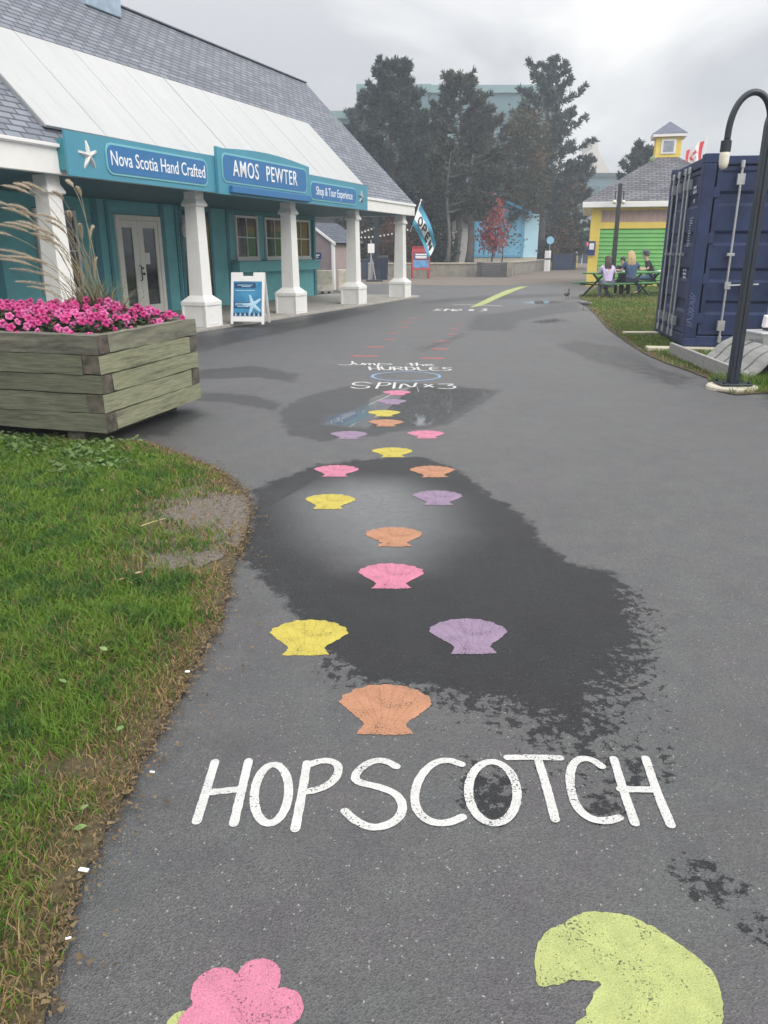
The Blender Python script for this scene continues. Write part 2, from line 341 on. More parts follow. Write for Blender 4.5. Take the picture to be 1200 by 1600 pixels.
def asphalt_material():
    m = bpy.data.materials.new('asphalt'); m.use_nodes = True; t = m.node_tree; b = t.nodes['Principled BSDF']; nn = t.nodes.new; lk = t.links.new
    tcn = nn('ShaderNodeTexCoord'); V = tcn.outputs['Object']
    def attr(n): a = nn('ShaderNodeAttribute'); a.attribute_name = n; return a.outputs['Fac']
    def noise(sc, det=4, ro=.6, dist=0): n = nn('ShaderNodeTexNoise'); n.inputs['Scale'].default_value = sc; n.inputs['Detail'].default_value = det; n.inputs['Roughness'].default_value = ro; n.inputs['Distortion'].default_value = dist; lk(V, n.inputs['Vector']); return n.outputs['Fac']
    def ramp(f, p0, c0, p1, c1):
        r = nn('ShaderNodeValToRGB'); r.color_ramp.elements[0].position = p0; r.color_ramp.elements[1].position = p1
        r.color_ramp.elements[0].color = (*c0, 1); r.color_ramp.elements[1].color = (*c1, 1); lk(f, r.inputs[0]); return r.outputs[0]
    def mixc(f, a_, b_, mode='MIX'):
        x = nn('ShaderNodeMixRGB'); x.blend_type = mode
        for i, v in ((0, f), (1, a_), (2, b_)):
            if isinstance(v, tuple): x.inputs[i].default_value = (*v, 1)
            elif isinstance(v, float): x.inputs[i].default_value = v
            else: lk(v, x.inputs[i])
        return x.outputs[0]
    def mr(f, a0, a1, b0, b1):
        r = nn('ShaderNodeMapRange'); r.inputs[1].default_value = a0; r.inputs[2].default_value = a1; r.inputs[3].default_value = b0; r.inputs[4].default_value = b1; lk(f, r.inputs[0]); return r.outputs[0]
    A = lambda *k: math_node(t, *k)
    # damp mask, painted planter shade included: signed distance, broken up by noise, more so where the edge is drying in blotches
    nb = noise(9, 6, .68); nf = noise(26, 7, .72, .25)
    w = A('ADD', attr('wet'), A('MULTIPLY', A('SUBTRACT', nb, .5), 5.5))
    w = A('ADD', w, A('MULTIPLY', A('MULTIPLY', A('SUBTRACT', nf, .50), attr('rag')), 34.0))
    W_ = A('MULTIPLY', mr(w, -.25, .55, 0., 1.), A('MULTIPLY_ADD', attr('lite'), -.36, 1.0))
    # aggregate
    vo = nn('ShaderNodeTexVoronoi'); vo.inputs['Scale'].default_value = 240; lk(V, vo.inputs['Vector'])
    base = ramp(noise(.9, 6, .6), .3, (.040, .0425, .043), .7, (.068, .070, .0685))
    base = mixc(.5, base, ramp(noise(5.5, 6, .7), .35, (.036, .0345, .040), .65, (.072, .073, .0715)))
    sepc = nn('ShaderNodeSeparateColor'); lk(vo.outputs['Color'], sepc.inputs[0])
    stone = ramp(sepc.outputs[0], .05, (.50, .50, .51), .95, (1.4, 1.4, 1.39))
    base = mixc(.85, base, stone, 'MULTIPLY')
    fine = ramp(noise(330, 3, .7), .34, (.62, .62, .62), .62, (1.30, 1.30, 1.30)); base = mixc(.8, base, fine, 'MULTIPLY')
    base = mixc(mr(noise(1.7, 3, .6), .40, .62, 0., 1.), mixc(1., base, (1.05, .97, 1.03), 'MULTIPLY'), mixc(1., base, (.96, 1.01, 1.02), 'MULTIPLY'))
    chips = mr(sepc.outputs[1], .991, .996, 0., 1.); base = mixc(A('MULTIPLY', chips, .5), base, (.42, .41, .38))
    st = mr(noise(26, 5, .65), .3, .62, .25, 1.); base = mixc(A('MULTIPLY', attr('stain'), st), base, (.03, .03, .032))
    damp = mixc(1., base, (.30, .315, .335), 'MULTIPLY')
    colr = mixc(W_, base, damp)
    pl = A('MINIMUM', A('MULTIPLY', attr('pool'), mr(noise(22, 4), .3, .55, .82, 1.02)), 1.0)
    lk(colr, b.inputs['Base Color'])
    lk(mr(W_, 0., 1., .56, .45), b.inputs['Roughness']); lk(mr(W_, 0., 1., .95, .32), b.inputs['Specular IOR Level'])
    lk(pl, b.inputs['Coat Weight']); b.inputs['Coat Roughness'].default_value = .02; b.inputs['Coat IOR'].default_value = 1.85
    bp = nn('ShaderNodeBump'); bp.inputs['Distance'].default_value = .004
    lk(A('ADD', vo.outputs['Distance'], noise(120, 4, .7)), bp.inputs['Height'])
    lk(mr(pl, 0., .8, .55, .12), bp.inputs['Strength']); lk(bp.outputs[0], b.inputs['Normal'])
    return m
me.materials.append(asphalt_material())
structure(link('asphalt', me))
# base ground far out, below the asphalt
g = MB(); g.box(-3000, 3000, -300, 4000, -2.0, -.3)
structure(g.build('ground', mat('far ground', (.10, .105, .09), .95, .2, .05)))
# brick-coloured paving across the far end, seen as a brownish strip
g = MB(); g.sheet([(-14, 33.5), (-2, 36.2), (3.2, 34.0), (6.8, 35.2), (9.5, 39), (24, 90), (60, 150), (40, 190), (8, 100), (-14, 52)], .004)
structure(g.build('brick_paving', mat('reddish paving', (.155, .125, .105), .8, .18, 2.2, .1, 30, dirt=(.10, .09, .08), dscale=.8)))

# ------------------------------------------------------------------ lawns
LAWN = [(-9, 7.4)] + gp([(150,688),(185,690),(225,692),(290,712),(345,738),(383,768),(393,800),(384,845),(370,878),(356,905),(358,930),(340,985),(303,1045),(276,1100),(250,1150),(213,1212),(182,1275),(142,1352),(112,1425),(90,1500),(70,1600)]) + [(-.55, .35), (-.6, -3), (-9, -3)]
BARE = [(345,805,.44,.50,1.1),(295,882,.40,.17,1.0),(325,765,.28,.26,.75),(100,1203,.14,.07,.85),(200,705,.2,.12,.6),(230,1235,.10,.07,.5)]
def bare_at(P):
    q = np.zeros(len(P))
    for px, py, ax, ay, k in BARE:
        c = G(px, py); q = np.maximum(q, k * np.exp(-(((P[:, 0] - c.x) / ax) ** 2 + ((P[:, 1] - c.y) / ay) ** 2)))
    return q
def vnoise(P, s, seed=0):
    """cheap smooth value noise"""
    r = np.random.RandomState(seed); tab = r.rand(64, 64); q = P / s; i = np.floor(q).astype(int); f = q - i; f = f * f * (3 - 2 * f)
    g_ = lambda a, b: tab[(i[:, 0] + a) % 64, (i[:, 1] + b) % 64]
    return (g_(0, 0) * (1 - f[:, 0]) + g_(1, 0) * f[:, 0]) * (1 - f[:, 1]) + (g_(0, 1) * (1 - f[:, 0]) + g_(1, 1) * f[:, 0]) * f[:, 1]
soil = mat('dry soil', (.105, .082, .060), .95, .35, 14, .8, 160, dirt=(.20, .17, .14), dscale=22)
soil_g = mat('soil under turf', (.075, .060, .030), .95, .4, 30, .9, 160, dirt=(.20, .15, .085), dscale=40)
def soil_sheet(name, poly, nz_seed, zc=.010, step=.0):
    """soil sheet with a softly wandering edge"""
    pts = []; P = np.array(poly)
    for i in range(len(P)):
        a, b = P[i], P[(i + 1) % len(P)]; n = max(1, int(np.hypot(*(b - a)) / .05)) if np.hypot(*(b - a)) < 3 else 1
        for k in range(n): pts.append(a + (b - a) * k / n)
    pts = np.array(pts); j = np.random.RandomState(nz_seed).randn(len(pts), 2) * .006; pts = pts + j
    m = MB(); m.sheet([tuple(p) for p in pts], zc); return m
structure(soil_sheet('lawn_soil', LAWN, 3).build('lawn_soil', soil_g))
# bare gravelly patch at the lawn's outer bend
th = np.linspace(0, 2 * PI, 60, endpoint=False)
m = MB()
c = G(335, 818); pp = []
for a in th:
    r_ = 1 + .16 * math.sin(3 * a + 1) + .09 * math.sin(7 * a) + .06 * math.sin(13 * a) + .05 * math.sin(29 * a)
    pp.append((c.x + .50 * r_ * math.cos(a), c.y + .58 * r_ * math.sin(a)))
lawn_poly = np.array(LAWN)
inside = poly_sd(np.array(pp), lawn_poly)
pp = [p for p, s_ in zip(pp, inside) if s_ > .0]
i0 = max(range(len(pp)), key=lambda i: (pp[i][0] - pp[i - 1][0]) ** 2 + (pp[i][1] - pp[i - 1][1]) ** 2); a0_, a1_ = pp[i0 - 1], pp[i0]
pp = pp[i0:] + pp[:i0]; rim = sorted([q for q in gp([(385,770),(391,786),(393,800),(390,822),(384,845),(377,862),(370,878)]) if min(a0_[1], a1_[1]) < q[1] < max(a0_[1], a1_[1])], key=lambda q: (q[1] - a0_[1]) * (1 if a1_[1] > a0_[1] else -1)); pp = pp + [(x - .006, y) for x, y in rim]
m.sheet(pp, .015); structure(m.build('bare_patch', mat('gravelly soil', (.075, .060, .048), .95, .3, 45, 1., 200, col2=(.20, .17, .14), dirt=(.30, .28, .25), dscale=110)))
def blades(name, P, h, w, colr, bendk, seed, zb=.01):
    r = np.random.RandomState(seed); n = len(P); az = r.rand(n) * 2 * PI; la = r.rand(n) * 2 * PI
    side = np.stack([np.cos(az), np.sin(az), np.zeros(n)], 1) * w[:, None] * .5
    lean = np.stack([np.cos(la), np.sin(la), np.zeros(n)], 1) * (h * bendk * (.3 + r.rand(n)))[:, None]
    base = np.column_stack([P, np.full(n, zb)]); up = np.zeros((n, 3)); up[:, 2] = h
    mid = base + up * .6 + lean * .35; tip = base + up * (1 - .25 * r.rand(n))[:, None] + lean
    co = np.stack([base - side, base + side, mid + side * .7, mid - side * .7, tip], 1).reshape(-1, 3)
    o = np.arange(n)[:, None] * 5
    tri = np.concatenate([o + np.array([[0, 1, 2]]), o + np.array([[0, 2, 3]]), o + np.array([[3, 2, 4]])], 0)
    me = fast_mesh(name, co, tri, 3); set_col(me, np.repeat(colr, 5, 0)); me.materials.append(GRASS)
    return me
GRASS = attr_mat('grass blades', rough=.55, trans=.25, spec=.25)
def grass_colors(P, dry, r, seed=1):
    n = len(P); u = vnoise(P, .35, seed) ; v = vnoise(P, .09, seed + 1); k = r.rand(n)
    g1 = np.array([.085, .175, .018]); g2 = np.array([.155, .255, .036]); g3 = np.array([.045, .120, .026])
    cc = g1 + (g2 - g1) * (k * .75 + .25 * u)[:, None]; cc = np.where((v + .3 * k > .82)[:, None], g3 + .2 * (cc - g3), cc)
    br = np.array([.27, .195, .095]) * (.6 + .8 * r.rand(n))[:, None]
    isdry = r.rand(n) < dry; cc[isdry] = br[isdry]
    return cc * (.8 + .4 * r.rand(n))[:, None]
r = np.random.RandomState(5)
n0 = 900000
P = np.column_stack([r.uniform(-6.2, .1, n0), r.uniform(.3, 7.3, n0)])
keep = r.rand(n0) < np.clip(2.4 / np.maximum(P[:, 1], 1.2), .25, 1)
# only the part of the lawn the view can reach, a step to either side included
keep &= (P[:, 0] > -.95 * (P[:, 1] + .4) - .8); P = P[keep]
sd_ = poly_sd(P, lawn_poly); wob = (vnoise(P, .12, 9) - .5) * .10 + (vnoise(P, .03, 4) - .5) * .05
edge = sd_ + wob; br = bare_at(P) + (vnoise(P, .06, 12) - .5) * .5
prob = np.clip((edge + .03) / .09, 0, 1) ** .8 * np.clip(1.15 - 1.25 * br, 0.02, 1)
k = (r.rand(len(P)) < prob) & (sd_ > -.02); P = P[k]; edge = edge[k]; br = br[k]
dry = np.clip(.95 - edge / np.where(P[:, 1] < 2.3, .28, .18), .02, .95) + np.clip(br, 0, 1) * .6 + (vnoise(P, .5, 20) > .80) * .12
far = np.clip(P[:, 1] / 2.2, 1, 3)
hgt = (.014 + .022 * r.rand(len(P)) + .018 * vnoise(P, .25, 3)) * np.clip(.30 + edge / .25, .30, 1.1)
long_ = r.rand(len(P)) < .02; hgt[long_] *= 1.7
wid = (.0024 + .0026 * r.rand(len(P))) * far ** .8
me = blades('lawn_grass', P, hgt, wid, grass_colors(P, dry, r), 1.0, 8)
tag(link('lawn_grass', me), 'lush green mown grass with dry brown fringe beside the painted path', 'grass', kind='stuff')
# clover-like broad leaves at the foot of the planter
nc = 2600; Pc = np.column_stack([r.uniform(-4.3, -1.5, nc), r.uniform(4.6, 6.4, nc)]); sc_ = poly_sd(Pc, lawn_poly); Pc = Pc[(sc_ > .02) & (vnoise(Pc, .3, 44) + (Pc[:, 1] - 5.4) * .5 > .45)]; nc = len(Pc)
co = []; fc = []; cl = []
for i in range(nc):
    z = .03 + .03 * r.rand(); s_ = .012 + .010 * r.rand(); a = r.rand() * 6.28; tx, ty = r.randn(2) * .35; o = len(co)
    for k in range(6): q = a + k * PI / 3; x, y = s_ * math.cos(q), s_ * math.sin(q); co.append((Pc[i, 0] + x, Pc[i, 1] + y, z + x * tx + y * ty))
    fc.append(range(o, o + 6)); g_ = .7 + .6 * r.rand(); cl += [(.12 * g_, .19 * g_, .065 * g_)] * 6
me = fast_mesh('clover', np.array(co), np.array([list(f) for f in fc]), 6); set_col(me, np.array(cl)); me.materials.append(GRASS); tag(link('clover', me), 'pale broad clover leaves in the grass at the foot of the timber planter', 'clover', kind='stuff')
# crumbs of soil and dead grass spilling from the lawn edge on to the asphalt
LP_ = np.array(LAWN[1:-3]); seg = LP_[1:] - LP_[:-1]; sl_ = np.hypot(*seg.T); cum = np.concatenate([[0], np.cumsum(sl_)]); nk = 3200; t_ = r.rand(nk) * cum[-1]; ii = np.clip(np.searchsorted(cum, t_) - 1, 0, len(seg) - 1)
base_ = LP_[ii] + seg[ii] * ((t_ - cum[ii]) / sl_[ii])[:, None]; nn_ = np.stack([seg[ii][:, 1], -seg[ii][:, 0]], 1) / sl_[ii][:, None]; sgn_ = np.sign(poly_sd(base_ - nn_ * .02, lawn_poly)); off_ = np.where(r.rand(nk) < .8, r.randn(nk) * .018, np.abs(r.randn(nk)) * .07); q = base_ + nn_ * (sgn_ * off_)[:, None]
a = r.rand(nk) * 6.28; L_ = (.002 + .008 * r.rand(nk) ** 2) ; Wd_ = L_ * (.15 + .5 * r.rand(nk)); d_ = np.stack([np.cos(a), np.sin(a)], 1); e_ = np.stack([-np.sin(a), np.cos(a)], 1); z = .014 + .004 * r.rand(nk)
co = np.stack([np.column_stack([q + d_ * L_[:, None] * u + e_ * Wd_[:, None] * v, z + w * .004]) for u, v, w in ((-1, -1, 0), (1, -1, 1), (1, 1, 0), (-1, 1, .5))], 1).reshape(-1, 3)
kk = r.rand(nk)[:, None]; cl = np.array([.06, .045, .03]) * (1 - kk) + np.array([.26, .19, .10]) * kk
me = fast_mesh('soil_crumbs', co, np.arange(nk * 4).reshape(-1, 4), 4); set_col(me, np.repeat(cl, 4, 0)); me.materials.append(GRASS); tag(link('soil_crumbs', me), 'crumbs of soil and dead grass spilled along the lawn edge', 'soil crumbs', kind='stuff')
# right-hand lawn
LAWN2 = gp([(905,462),(912,475),(930,492),(950,515),(985,540),(1010,555),(1040,568),(1075,580),(1105,592),(1120,612),(1150,618),(1200,615)]) + [(7, 7.8), (30, 7), (30, 33), (9.0, 33.2)]
structure(soil_sheet('right_lawn_soil', LAWN2, 4, .010).build('right_lawn_soil', soil_g))
n0 = 300000
Yr = 7.5 + 26 * r.rand(n0) ** 1.5; Pr = np.column_stack([3 + r.rand(n0) * (Yr * .5 + 1), Yr])
sd_ = poly_sd(Pr, np.array(LAWN2)); wob = (vnoise(Pr, .3, 9) - .5) * .25
k = (sd_ > 0) & (r.rand(n0) < np.clip((sd_ + wob) / .3, 0, 1)); Pr = Pr[k]; sd_ = sd_[k]
far = np.clip(Pr[:, 1] / 5, 1, 6)
dry = np.clip(.45 - sd_ / .9, .16, .6) + (vnoise(Pr, 1.3, 21) > .6) * .2
gc = grass_colors(Pr, dry, r, 31)
me = blades('right_lawn_grass', Pr, .03 + .04 * r.rand(len(Pr)), .005 * far, gc, 1.0, 18)
tag(link('right_lawn_grass', me), 'worn green and brown grass around the navy container and picnic tables', 'grass', kind='stuff')
# weeds and taller tufts at the foot of the lamp post
n1 = 900; a_ = r.rand(n1) * 2 * PI; q_ = r.rand(n1) ** .5
cw = G(1180, 605); Pw = np.column_stack([cw.x + q_ * .45 * np.cos(a_), cw.y + .1 + q_ * .28 * np.sin(a_)])
me = blades('weed_tuft', Pw, .06 + .12 * r.rand(n1), np.full(n1, .008), grass_colors(Pw, np.full(n1, .15), r, 41), .9, 19)
tag(link('weed_tuft', me), 'taller weeds growing at the foot of the gooseneck lamp post', 'weeds', kind='stuff')
# fallen leaves and scraps of litter
def leaf(px, py, size, colr, label, group):
    p = G(px, py, .05 if px < 400 and py < 1240 else .02); m = MB(); a = rnd.uniform(0, 6.28)
    o = [(-.5, 0), (-.2, .22), (.1, .27), (.35, .12), (.55, 0), (.35, -.12), (.1, -.27), (-.2, -.22)]
    vs = [(x * size, y * size, .15 * size * (abs(y) * 2 + x * x)) for x, y in o]; n = len(vs)
    vs += [(x, y, z - .0012) for x, y, z in vs]
    m.add(vs, [tuple(range(n)), tuple(range(2 * n - 1, n - 1, -1))] + [((i + 1) % n, i, i + n, (i + 1) % n + n) for i in range(n)])
    o = m.build('fallen_leaf', mat('leaf colour', colr, .6, .25, 40), loc=p, rot=(rnd.uniform(-.2, .2), rnd.uniform(-.2, .2), a)); tag(o, label, 'leaf', group)
for i, (px, py, s_, c_, d_) in enumerate([(160,766,.05,(.42,.24,.13),'tan leaf lying in the middle of the upper lawn'),(216,895,.05,(.40,.30,.17),'pale curled leaf beside the brown bare soil'),(190,905,.045,(.25,.15,.08),'dark brown leaf on the grass left of the bare soil'),
        (162,1014,.055,(.20,.30,.10),'light green broad leaf on the lawn centre'),(98,1064,.05,(.14,.25,.06),'green clover leaf low on the left lawn'),(188,1138,.05,(.16,.26,.07),'green broad leaf beside the brown lawn fringe'),
        (130,1262,.045,(.17,.27,.08),'small green leaf below the straw patch on lawn'),(125,1293,.05,(.15,.25,.07),'green leaf near the white scrap on the lawn')]):
    leaf(px, py, s_ * .68, tuple(v * .8 for v in c_), d_, 'fallen leaves')
for px, py, a, b, d_ in [(238,1207,.007,.003,'tiny white scrap beside the lawn edge, upper of two'),(131,1360,.012,.005,'white paper scrap lying at the lawn edge'),(293,1050,.008,.005,'white chip on the asphalt by the lawn corner'),(107,1467,.006,.002,'slim white stick on the dark edge near the lawn bottom')]:
    m = MB(); m.box(-a, a, -b, b, 0, .004); tag(m.build('litter_scrap', M_['white2'], loc=G(px, py, .022), rot=(0, 0, rnd.uniform(-.3, .5)), bev=.001), d_, 'litter', 'scraps of litter')
m = MB(); m.tube([G(220, 822, .05), G(240, 815, .055), G(258, 810, .05)], .003, 5); tag(m.build('straw_stalk', mat('straw', (.42, .38, .18), .7)), 'yellow straw stalk lying across the lawn', 'straw')

# ------------------------------------------------------------------ painted games on the asphalt
def paint_mat(name, c, worn=.495):
    m = bpy.data.materials.new(name); m.use_nodes = True; t = m.node_tree; b = t.nodes['Principled BSDF']; nn = t.nodes.new; lk = t.links.new
    V = nn('ShaderNodeTexCoord').outputs['Object']
    def noise(sc, det=4, ro=.6): n = nn('ShaderNodeTexNoise'); n.inputs['Scale'].default_value = sc; n.inputs['Detail'].default_value = det; n.inputs['Roughness'].default_value = ro; lk(V, n.inputs['Vector']); return n.outputs['Fac']
    r1 = nn('ShaderNodeValToRGB'); r1.color_ramp.elements[0].position = .3; r1.color_ramp.elements[1].position = .7
    r1.color_ramp.elements[0].color = (*[v * .78 for v in c], 1); r1.color_ramp.elements[1].color = (*[min(v * 1.15, .9) for v in c], 1)
    lk(noise(14, 8, .75), r1.inputs[0])
    grain = nn('ShaderNodeMapRange'); grain.inputs[1].default_value = .3; grain.inputs[2].default_value = .62; grain.inputs[3].default_value = .58; grain.inputs[4].default_value = 1.12; lk(noise(280, 4, .75), grain.inputs[0])
    v = nn('ShaderNodeVectorMath'); v.operation = 'SCALE'; lk(r1.outputs[0], v.inputs[0]); lk(grain.outputs[0], v.inputs['Scale']); lk(v.outputs[0], b.inputs['Base Color'])
    b.inputs['Roughness'].default_value = .75
    bp = nn('ShaderNodeBump'); bp.inputs['Strength'].default_value = .5; bp.inputs['Distance'].default_value = .003
    lk(noise(190, 4, .7), bp.inputs['Height']); lk(bp.outputs[0], b.inputs['Normal'])
    # pits where the paint has worn through to the stone
    pit = math_node(t, 'ADD', math_node(t, 'MULTIPLY', noise(150, 4, .7), .6), math_node(t, 'MULTIPLY', noise(11, 5, .7), .4))
    k = nn('ShaderNodeMapRange'); k.inputs[1].default_value = worn - .10; k.inputs[2].default_value = worn - .05; lk(pit, k.inputs[0])
    tr = nn('ShaderNodeBsdfTransparent'); ms = nn('ShaderNodeMixShader'); lk(k.outputs[0], ms.inputs[0]); lk(tr.outputs[0], ms.inputs[1]); lk(b.outputs[0], ms.inputs[2])
    lk(ms.outputs[0], t.nodes['Material Output'].inputs['Surface'])
    return m
PAINT = {'orange': paint_mat('orange paint', S(216, 156, 120, .60)), 'yellow': paint_mat('yellow paint', S(228, 210, 92, .62)), 'purple': paint_mat('lilac paint', S(176, 152, 182, .58)),
         'pink': paint_mat('pink paint', S(236, 146, 176, .62)), 'white': paint_mat('white ground paint', (.56, .56, .55)), 'lime': paint_mat('lime paint', S(206, 216, 138, .60)),
         'blue': paint_mat('sky blue paint', S(150, 190, 225, .65)), 'red': paint_mat('red ground paint', S(222, 120, 122, .62))}
RIB = {k: paint_mat(k + ' paint rib', c, .53) for k, c in (('orange', S(212, 150, 114, .60)), ('yellow', S(222, 202, 86, .60)), ('purple', S(168, 143, 175, .57)), ('pink', S(230, 136, 168, .60)))}
def chaikin(pts, n=2, closed=False):
    for _ in range(n):
        q = []; k = len(pts)
        for i in range(k if closed else k - 1):
            a, b = pts[i], pts[(i + 1) % k]; q += [(a[0] * .75 + b[0] * .25, a[1] * .75 + b[1] * .25), (a[0] * .25 + b[0] * .75, a[1] * .25 + b[1] * .75)]
        pts = q if closed else [pts[0]] + q + [pts[-1]]
    return pts
def jitter_edge(pts, amp, seed, step=.006):
    q = []; r = random.Random(seed); n = len(pts)
    for i in range(n):
        a, b = pts[i], pts[(i + 1) % n]; d = math.hypot(b[0] - a[0], b[1] - a[1]); k = max(1, int(d / step))
        for j in range(k): t = j / k; q.append((a[0] + (b[0] - a[0]) * t + r.gauss(0, amp), a[1] + (b[1] - a[1]) * t + r.gauss(0, amp)))
    return q
PZ = .0015
def ribbon(m, pts, w, seed=0, amp=.0015):
    """hand painted stroke of even width with round ends, as a flat sheet"""
    r = random.Random(seed); P = [Vector((p[0], p[1])) for p in pts]
    q = [P[0]]
    for a, b in zip(P, P[1:]):
        k = max(1, int((b - a).length / (w * .35)))
        for j in range(1, k + 1): q.append(a.lerp(b, j / k))
    Lf, Rt = [], []
    for i, p in enumerate(q):
        t = (q[min(i + 1, len(q) - 1)] - q[max(i - 1, 0)]); t = t.normalized() if t.length > 0 else Vector((1, 0)); n = Vector((-t.y, t.x))
        ww = w * .5 * r.uniform(.94, 1.06); Lf.append(p + n * ww); Rt.append(p - n * ww)
    vs = [(*a, 0) for a in Lf] + [(*a, 0) for a in Rt]; k = len(q)
    m.add(vs, [(i, i + k, i + 1 + k, i + 1) for i in range(k - 1)])
    for e, nb in (() if (q[0] - q[-1]).length < w * .4 else ((0, 1), (k - 1, k - 2))):
        t = (q[e] - q[nb]).normalized(); a0 = math.atan2(t.y, t.x)
        fan = [(*q[e], 0)] + [(q[e].x + w * .5 * math.cos(a0 + x), q[e].y + w * .5 * math.sin(a0 + x), 0) for x in np.linspace(-PI / 2, PI / 2, 7)]
        m.add(fan, [(0, i, i + 1) for i in range(1, 7)])
def shell(px, py, colr, size, rot, label, seed):
    c = G(px, py); pts = [(-.27, -.45), (-.21, -.28), (-.25, -.20), (-.38, -.04), (-.49, .13)]
    n = 7; A0, A1 = math.radians(163), math.radians(17)
    for i in range(n):
        a0 = A0 + (A1 - A0) * i / n; a1 = A0 + (A1 - A0) * (i + 1) / n
        for j in range(1, 6):
            t = j / 6; a = a0 + (a1 - a0) * t; rr = 1 + .095 * math.sin(PI * t)
            pts.append((.475 * rr * math.cos(a), .045 + .40 * rr * math.sin(a)))
    pts += [(.49, .10), (.38, -.06), (.25, -.21), (.22, -.28), (.29, -.43), (.10, -.455), (-.10, -.45)]
    ca, sa = math.cos(rot), math.sin(rot)
    pts = [((x * ca - y * sa) * size, (x * sa + y * ca) * size) for x, y in pts]
    pts = jitter_edge(pts, .0016 if py > 850 else .003, seed, .008)
    m = MB(); m.sheet(pts, 0); o = m.build('painted_shell', PAINT[colr], loc=(c.x, c.y, PZ)); tag(o, label, 'ground painting', 'painted scallop shells on the path')
    if py > 700:
        m = MB(); x_ = lambda p: ((p[0] * ca - p[1] * sa) * size, (p[0] * sa + p[1] * ca) * size)
        for i in range(1, n):
            a = A0 + (A1 - A0) * i / n; ribbon(m, [x_((.05 * (i - 3.5) * .9, -.22)), x_((.475 * .93 * math.cos(a), .045 + .40 * .93 * math.sin(a)))], .0032, seed + i)
        m.v = [(v[0], v[1], .0004) for v in m.v]; m.build('rib_lines', RIB[colr], o)
for i, (px, py, cn, d_) in enumerate([
    (602,1108,'orange','large orange painted scallop shell right above the HOPSCOTCH word'),(481,996,'yellow','large yellow painted shell beside the lawn-side edge of big puddle'),(733,994,'purple','large lilac painted shell on the dark wet asphalt'),
    (611,900,'pink','single pink shell between the orange shell and the yellow-lilac pair, in the big puddle'),(615,839,'orange','orange shell at the near end of the bright reflection in the big puddle'),(515,784,'yellow','yellow shell left of the bright reflection in the big puddle'),
    (684,778,'purple','lilac shell right of the bright reflection in the big puddle'),(525,736,'pink','pink shell at the far left end of the big puddle'),(676,737,'orange','orange shell at the far right end of the big puddle'),
    (613,707,'yellow','yellow shell on the dry strip between the two puddles'),(545,680,'purple','lilac shell on the near edge of the farther puddle'),(666,679,'pink','pink shell on dry ground right of the lilac one, near the farther puddle'),
    (603,661,'orange','small orange shell in the farther puddle, touching the yellow shell'),(600,646,'yellow','small yellow shell in the middle of the farther puddle'),(612,628,'purple','small lilac shell in the farther puddle next to the last pink one'),
    (620,614,'pink','farthest pink shell right below the SPIN lettering')]):
    shell(px, py, cn, .31, rnd.uniform(-.05, .05), d_, 50 + i)
def ell(cx, cy, rx, ry, tilt=0, n=28):
    return [(cx + rx * math.cos(a) * math.cos(tilt) - ry * math.sin(a) * math.sin(tilt), cy + rx * math.cos(a) * math.sin(tilt) + ry * math.sin(a) * math.cos(tilt)) for a in np.linspace(0, 2 * PI, n + 1)]
def words(name, strokes, w, colr, label, smooth=2, frm=None, zoff=0):
    m = MB()
    for i, s_ in enumerate(strokes):
        s_ = chaikin(s_, smooth) if 2 < len(s_) < 25 else s_
        ribbon(m, [tuple(G(*(frm(p) if frm else p))[:2]) for p in s_], w, i)
        m.v = [(v[0], v[1], PZ + zoff + .0001 * i) if v[2] == 0 else v for v in m.v]
    c = G(*(frm(strokes[0][0]) if frm else strokes[0][0])); m.v = [(v[0] - c.x, v[1] - c.y, v[2] - PZ) for v in m.v]
    return tag(m.build(name, PAINT[colr], loc=(c.x, c.y, PZ)), label, 'ground painting')
f1 = lambda p: (p[0] / 1.42857 + 280, p[1] / 1.42857 + 880)
HOP = [[(80,444),(60,510),(39,577)],[(155,442),(140,505),(122,582)],[(72,512),(140,505)],
       ell(206,516,38,66,.12),
       [(285,447),(275,512),(259,594)],[(287,452),(310,443),(335,441),(355,450),(356,470),(340,492),(310,507),(276,512)],
       [(485,455),(460,441),(430,442),(400,462),(390,482),(405,492),(445,500),(485,515),(500,540),(495,565),(470,585),(430,593),(395,578),(370,555)],
       [(630,450),(600,439),(565,447),(535,480),(524,520),(530,555),(560,580),(600,582),(632,568)],
       ell(700,513,54,69,-.12),
       [(733,435),(790,434),(850,436)],[(800,436),(820,500),(839,573)],
       [(943,455),(920,438),(890,437),(873,460),(872,500),(885,545),(915,572),(950,578),(982,570)],
       [(970,438),(990,505),(1017,582)],[(1041,437),(1065,510),(1097,586)],[(985,506),(1062,507)]]
words('hopscotch_lettering', HOP, .0248, 'white', 'big white hand painted HOPSCOTCH word across the near path', frm=f1)
f2 = lambda p: (p[0] / 3.3333 + 480, p[1] / 3.3333 + 430)
SPIN = [[(330,563),(290,556),(245,560),(235,570),(270,576),(315,577),(325,583),(300,590),(255,590),(230,583)],
        [(378,559),(360,590)],[(376,560),(425,560),(435,568),(410,575),(368,576)],[(457,560),(450,590)],[(482,590),(497,560),(550,590),(568,562)],
        [(612,570),(655,583)],[(650,570),(612,583)],[(690,568),(772,566),(725,576),(768,578),(772,588),(735,593),(685,589)]]
words('spin_lettering', SPIN, .030, 'white', 'white hand painted SPIN x 3 at the far edge of the second puddle', frm=f2)
words('spin_ring', [ell(515,527,176,24,0,40)], .036, 'blue', 'pale blue painted ring on the asphalt behind the SPIN lettering', frm=f2)
